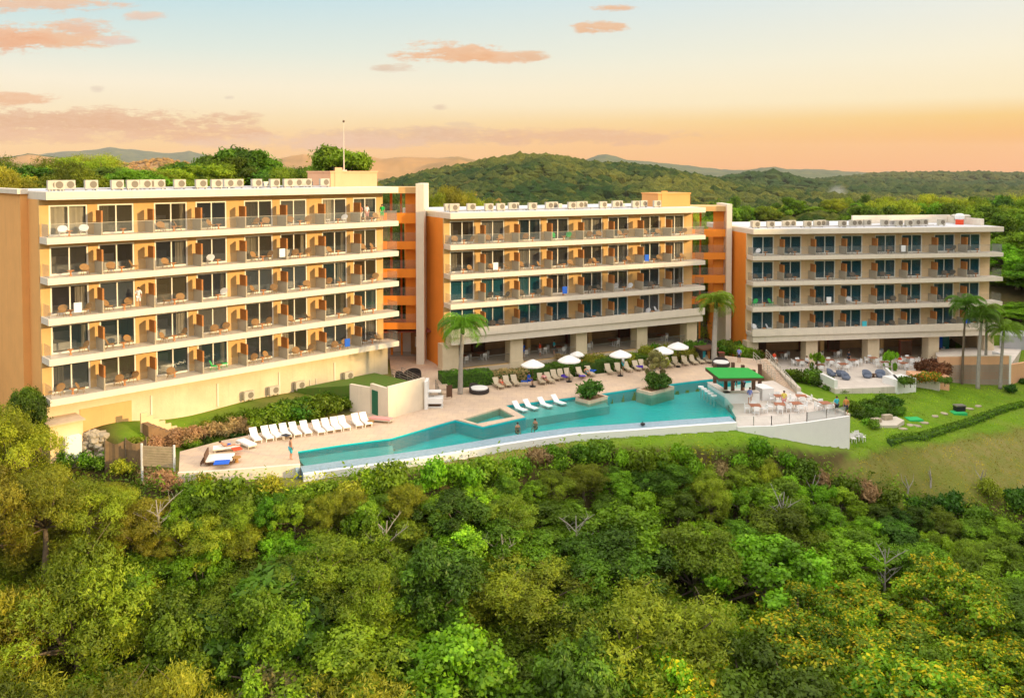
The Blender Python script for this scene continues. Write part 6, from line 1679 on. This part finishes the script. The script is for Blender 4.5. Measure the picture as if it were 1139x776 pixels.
# bushes round the lawn and dining terrace
gard = [(892, 422, 'green', 1.4, -1.6), (903, 424, 'green', 1.6, -1.7), (915, 428, 'hedge', 1.5, -1.9), (924, 434, 'green', 1.4, -2.1), (880, 418, 'bright', 1.2, -1.4), (934, 438, 'bright', 1.2, -2.2), (946, 458, 'green', 1.7, -2.4), (953, 466, 'hedge', 1.6, -2.6), (962, 456, 'hedge', 1.5, -2.5),
        (973, 456, 'hedge', 1.9, -2.6), (985, 452, 'hedge', 1.9, -2.5), (997, 455, 'hedge', 1.9, -2.6), (965, 474, 'bright', 1.4, -2.9), (1030, 421, 'flower', 1.2, -1.1), (1020, 422, 'flower', 1.0, -1.1), (1040, 421, 'flower', 1.1, -1.1), (1028, 413, 'red', 1.6, -1.2), (1038, 412, 'red', 1.7, -1.2), (1048, 416, 'red', 1.6, -1.2), (1051, 424, 'hedge', .9, -1.1), (1006, 425, 'green', .9, -.7), (1013, 425, 'green', .9, -.7),
        (800, 392, 'green', 1.5, .3), (808, 388, 'hedge', 1.6, .3), (814, 392, 'green', 1.7, .2), (822, 394, 'bright', 1.6, .1), (830, 396, 'green', 1.5, 0), (838, 398, 'green', 1.5, -.2), (846, 398, 'red', 1.3, -.4), (826, 388, 'hedge', 1.5, 0), (1126, 434, 'hedge', 1.3, -3), (1136, 426, 'hedge', 1.3, -3)]
for i, (px, py, k, r_, z) in enumerate(gard):
    p = at(px, py, z); sc_ = .72 if z < -2 else .9; shrub(k, p.x, p.y, z - .3, r_ * sc_, r_ * sc_, f'{CW[k]} garden bush, {num(i)} counting from the bar towards the palms', 'garden bushes round the dining terrace')
for i, (px, py) in enumerate([(968, 466), (973, 477), (990, 463), (1001, 462), (980, 462)]):
    p = gat(px, py); shrub('green' if i % 2 else 'hedge', p.x, p.y, p.z - .1, .75, .85, f'{CW["green" if i % 2 else "hedge"]} small bush, {num(i)} beside the pale stone seat', 'small bushes by the stone seat')
# low clipped hedge line across the lawn
hedge([tuple(gat(x, y)[:2]) for x, y in ((992, 500), (1030, 491), (1060, 480), (1100, 467), (1145, 452))], lambda: 0, .42, .8, leaf_bright, 'low bright green hedge line running across the right lawn', dens=110)
# stepping stones
for i, (px, py) in enumerate([(1004, 477), (1012, 473), (1020, 474), (1028, 471), (1040, 463), (1050, 460), (1078, 455), (1088, 452)]):
    p = gat(px, py); z = p.z; mb = MB(); mb.lathe([(.5, 0), (.45, .08)], 7, squash=.7); o = mb.build('stepping_stone', rock_m, loc=(p.x, p.y, z), rz=i); tag(o, f'{num(i)} flat grey stepping stone from the left across the lawn', 'stone', 'stepping stones on the lawn')
# rubble bank at the left end
for i in range(26):
    px = rnd.uniform(78, 118); py = rnd.uniform(478, 508); p = at(px, py, .5 + (508 - py) * .06)
    import bmesh
    bm = bmesh.new(); bmesh.ops.create_icosphere(bm, subdivisions=2, radius=rnd.uniform(.22, .5))
    for v_ in bm.verts: v_.co *= rnd.uniform(.8, 1.15); v_.co.z *= .75
    me = bpy.data.meshes.new('boulder'); bm.to_mesh(me); bm.free(); me.materials.append(rock_m); o = bpy.data.objects.new('boulder', me); link(o); o.location = p
    tag(o, f'pale rubble boulder, {num(i)} of the heap below the pump house corner', 'boulder', 'boulders in the rubble bank')
rb = MB(); A0 = [at(76, 512, .3), at(120, 512, .3), at(118, 478, 1.8), at(84, 482, 1.8)]
rb.add([(p.x, p.y, -2) for p in A0] + [tuple(p) for p in A0], [(4, 5, 6, 7), (0, 1, 5, 4), (1, 2, 6, 5), (2, 3, 7, 6), (3, 0, 4, 7)])
o = rb.build('earth_bank', rock_m); tag(o, kind='structure')

# ------------------------------------------------------------------ palms
def palm_mesh(seed, n=17, L=2.6):
    n = int(n * 1.6); L = L * 1.15
    st = rs.get_state(); rs.seed(seed); V = []; T = []
    for k in range(n):
        az = k * 2.4 + rs.uniform(-.2, .2); el0 = R(rs.uniform(5, 75)) if k > 3 else R(rs.uniform(60, 85)); L_ = L * rs.uniform(.85, 1.1)
        p = np.zeros(3); el_ = el0; pts = []
        for s_ in range(22):
            d = np.array([math.cos(az) * math.cos(el_), math.sin(az) * math.cos(el_), math.sin(el_)]); p = p + d * L_ / 22; el_ -= R(4.2 + s_ * .28); pts.append((p.copy(), d))
        sidev = np.array([-math.sin(az), math.cos(az), 0]); tone = rs.uniform(.7, 1.25)
        for s_, (q, d) in enumerate(pts):
            w_ = L * .22 * math.sin(math.pi * min(1, (s_ + 2) / 23)) ** .6 + .04
            for sg in (-1, 1):
                for sub in (0, .5):
                    q2 = q + d * sub * L_ / 22
                    tip = q2 + sidev * sg * w_ + d * w_ * .45 + np.array([0, 0, -w_ * rs.uniform(.35, .75)])
                    V += [q2 - d * .035, q2 + (tip - q2) * .5 + d * .03 + np.array([0, 0, .03]), tip, q2 + (tip - q2) * .5 - d * .03]; T += [tone * rs.uniform(.8, 1.2)] * 4
        for s_ in range(0, 22): # rachis
            q, d = pts[s_]; V += [q - sidev * .02, q + sidev * .02, q + d * L_ / 22 + sidev * .015, q + d * L_ / 22 - sidev * .015]; T += [1.6] * 4
    rs.set_state(st); T = np.array(T)[:, None] * np.array([1, 1, 1.0])
    return fast_mesh('fronds', np.array(V), quads(len(V) // 4), leaf_palm, tint=T)
def palm(px, py, z, top_py, r_, L, label, seed=1, lean=0.0, n=17, kind='palm_tree', m=None):
    b_ = at(px, py, z); H_ = (py - top_py) / F * b_.y * 1.0
    e = empty(kind, b_, 0, label, 'palm tree', None)
    mb = MB(); mb.smooth = True; N_ = 16
    mb.tube([(lean * (i / N_) ** 2, 0, H_ * i / N_ - .2) for i in range(N_ + 1)], [r_ * (1.25 - .5 * i / N_) * (1 + .05 * (i % 2)) for i in range(N_ + 1)], 10); mb.build('trunk', m or bark_g, e)
    mb = MB(); mb.smooth = True; mb.lathe([(r_ * .8, 0), (r_ * 1.0, .3), (r_ * .6, .9), (.05, 1.2)], 10, (lean, 0, H_ - .6)); mb.build('crownshaft', leaf_palm, e)
    c = bpy.data.objects.new('fronds', palm_mesh(seed, n, L)); link(c, e); c.location = (lean, 0, H_ + .2)
    return e
palm(512, 438, DZ, 364, .22, 3.0, 'tall green palm with pale trunk at the left of the long deck', 3, .25, 20)
palm(794, 404, DZ, 337, .26, 2.7, 'tall green palm with smooth grey trunk behind the bar', 5, .2, 18)
palm(1070, 428, -2.9, 340, .13, 2.7, 'leftmost slim palm with dark trunk on the right lawn', 7, .3, 16, m=bark)
palm(1087.5, 432, -3.0, 353, .20, 2.5, 'second slim palm from left, nearest the camera on the right lawn', 9, .3, 14)
palm(1096, 426, -2.9, 348, .16, 2.5, 'third slim palm from left, against the peach wall', 11, 0, 14)
palm(1112.5, 431, -3.0, 368, .18, 2.5, 'rightmost slim palm on the right lawn', 13, .3, 14)
for i, (px, py, tp_) in enumerate([(909, 413, 393), (990, 411, 390)]):
    p = at(px, py, RZ2); tree('vine', 0, p.x, p.y, RZ2, 2.6, .8, ['small potted tree near the left of the dining terrace', 'small potted tree before the second column gap of the dining terrace'][i], name='small_tree')

# ------------------------------------------------------------------ trees beyond the roofs
def back(px, py_top, d, r, k, label, group, h=None, v=0):
    p = ad(px, py_top, d); z0 = hgt(p.x, p.y); hh = max(h or (p.z - z0), 3.0)
    if h is None and hh > 22: hh = 22
    tree(k, v, p.x, p.y, p.z - hh, hh, r, label, group)
bk = []
# behind the left block
for i, (px, y_, d, r, k) in enumerate([(5, 182, 108, 4.5, 'olive'), (28, 185, 104, 4.5, 'dark'), (55, 183, 110, 5.0, 'olive'), (82, 178, 112, 5.0, 'olive'), (100, 174, 118, 4.6, 'feather'), (125, 186, 108, 4.5, 'dark'), (148, 191, 106, 4.5, 'broad'), (170, 193, 110, 4.5, 'olive'), (192, 190, 114, 4.5, 'broad'), (208, 182, 120, 4.2, 'dark'), (232, 186, 118, 4.5, 'broad'), (252, 180, 124, 4.6, 'broad'), (300, 186, 124, 4.6, 'dark'), (322, 190, 122, 4.6, 'olive'), (345, 188, 124, 4.0, 'dark'), (0, 190, 98, 4, 'feather'), (75, 188, 102, 4, 'olive')]):
    back(px, y_, d, r, k, f'{TNAME[k]}, {num(i)} in the belt behind the left block', 'trees behind the left block', v=i % 2)
back(272, 164, 128, 5.4, 'umbrella', 'largest flat topped spreading tree behind the left block roof', None, h=14)
back(228, 180, 126, 4.6, 'umbrella', 'smaller spreading tree left of the largest one behind the left block', None, h=10, v=1)
back(376, 171, 130, 5.2, 'umbrella', 'rounded spreading tree just left of the penthouse mast', None, h=12, v=1)
# behind the middle block and left tower
for i, (px, y_, d, r, k) in enumerate([(500, 210, 135, 3.2, 'feather'), (488, 218, 132, 2.6, 'olive'), (524, 222, 135, 2.6, 'olive'), (447, 262, 108, 3.4, 'broad'), (438, 300, 106, 3.0, 'bright'), (455, 235, 112, 3.2, 'olive'), (548, 226, 150, 3.2, 'olive'), (785, 250, 124, 3.0, 'olive'), (793, 300, 122, 3.0, 'olive'), (780, 290, 124, 3, 'broad')]):
    back(px, y_, d, r, k, f'{TNAME[k]}, {num(i)} behind the stair towers and middle block', 'trees behind the middle block', h=14 if y_ > 230 else None, v=i % 2)
# right hand wood behind the right block
T_ = []
rnd2 = random.Random(5)
for row_, (d, ytop, x0, x1, st_) in enumerate([(190, 222, 960, 1200, 26), (165, 226, 985, 1200, 26), (146, 236, 1010, 1200, 25), (132, 262, 1120, 1215, 24), (126, 300, 1128, 1225, 24), (121, 335, 1135, 1230, 26), (240, 225, 800, 1150, 26), (300, 227, 700, 1100, 24)]):
    x_ = x0
    while x_ < x1:
        T_.append((x_ + rnd2.uniform(-6, 6), ytop + rnd2.uniform(-5, 6) + max(0, (1010 - x_) * .12 if row_ < 3 else 0), d + rnd2.uniform(-4, 4), rnd2.uniform(3.6, 5.2), rnd2.choice(['broad', 'olive', 'dark', 'olive', 'broad', 'bright']))); x_ += st_
for i, (px, y_, d, r, k) in enumerate(T_):
    back(px, y_, d, r, k, f'{TNAME[k]}, {num(i)} in the wood beyond the right block', 'trees in the wood behind the right block', v=i % 2)
# hillside wood filling round the site (mass)
XY = sector(2600, -60, 1250, 135, 480); keep = np.ones(len(XY), bool); XY = XY[keep]; n = len(XY)
tag(lumps('hillside_wood', XY, rs.uniform(2.2, 4.2, n), greens(n, (.05, .09, .02), (.19, .18, .045), XY, 30), wood_m, jit=.35), 'dense wood covering the slopes close behind the hotel', 'forest', kind='stuff')
q = rs.rand(1500, 2); XY = np.stack([70 + q[:, 0] * 110, -60 + q[:, 1] * 190], 1); XY = XY[XY[:, 0] > .66 * np.maximum(XY[:, 1], 0) + 16]; n = len(XY)  # crowns covering the added shading ridge, out of view
tag(lumps('hillside_wood', XY, rs.uniform(1.6, 3.0, n), greens(n, (.05, .09, .02), (.14, .14, .04), XY, 30), wood_m, jit=.35), 'dense wood on the unseen ridge added at right to shade the site', 'forest', kind='stuff')
# dead pale branches on the right slope
for i, (px, py, L_) in enumerate([(1008, 556, 2.2), (1035, 545, 1.6), (1093, 545, 1.8), (905, 560, 2.5)]):
    p = gat(px, py)
    e = empty('dead_tree', (p.x, p.y, hgt(p.x, p.y)), i, f'{num(i)} pale bare dead trunk from the left of the right slope' if i < 3 else 'bare dead trunk among brush below the bar terrace', 'dead tree', 'bare dead trunks on the right slope')
    mb = MB(); mb.tube([(0, 0, -.3), (.2, 0, L_ * .5), (-.1, .1, L_)], [.1, .07, .03], 6); mb.build('trunk', bark_g, e)
    for s_ in (-1, 1): mb = MB(); mb.tube([(.15, 0, L_ * .45), (.15 + s_ * .5, .1, L_ * .8), (.15 + s_ * .6, .2, L_ * 1.1)], [.05, .03, .015], 5); mb.build('branch', bark_g, e)
for i, (px, py, L_) in enumerate([(175, 590, 3.2), (560, 640, 3.6), (700, 650, 3.2), (870, 580, 3.4), (640, 600, 3.0), (330, 680, 3.6), (985, 640, 3.2), (430, 600, 2.8)]):
    p = gat(px, py, 3.5)
    e = empty('dead_tree', (p.x, p.y, p.z), i * 1.3, f'{num(i)} bare twiggy grey tree among the green crowns of the lower slope', 'dead tree', 'bare trees in the foreground wood')
    mb = MB(); mb.tube([(0, 0, -.5), (.15, 0, L_), (-.1, .1, L_ * 1.7)], [.12, .08, .03], 6); mb.build('trunk', bark_g, e)
    for k in range(9):
        a_ = k * 2.4; z_ = L_ * (.7 + .09 * k); q = Vector((math.cos(a_), math.sin(a_), .9)) * rnd.uniform(.9, 1.7); b0_ = Vector((.1, 0, z_))
        mb = MB(); mb.tube([b0_, b0_ + q * .5 + Vector((0, 0, .1)), b0_ + q], [.04, .03, .012], 4)
        for _ in range(4):
            c_ = b0_ + q * rnd.uniform(.35, .9); mb.tube([c_, c_ + Vector((rnd.uniform(-.5, .5), rnd.uniform(-.5, .5), rnd.uniform(.2, .7)))], [.016, .006], 3)
        mb.build('branch', bark_g, e)
# smoke
p = ad(931, 214, 1150)
mb = MB(); mb.smooth = True; mb.lathe([(.02, -1), (.55, -.75), (.9, -.3), (1, .1), (.8, .6), (.4, .92), (.02, 1)], 16)
o = mb.build('smoke', sm); o.location = p; o.scale = (16, 10, 13); tag(o, kind='stuff')
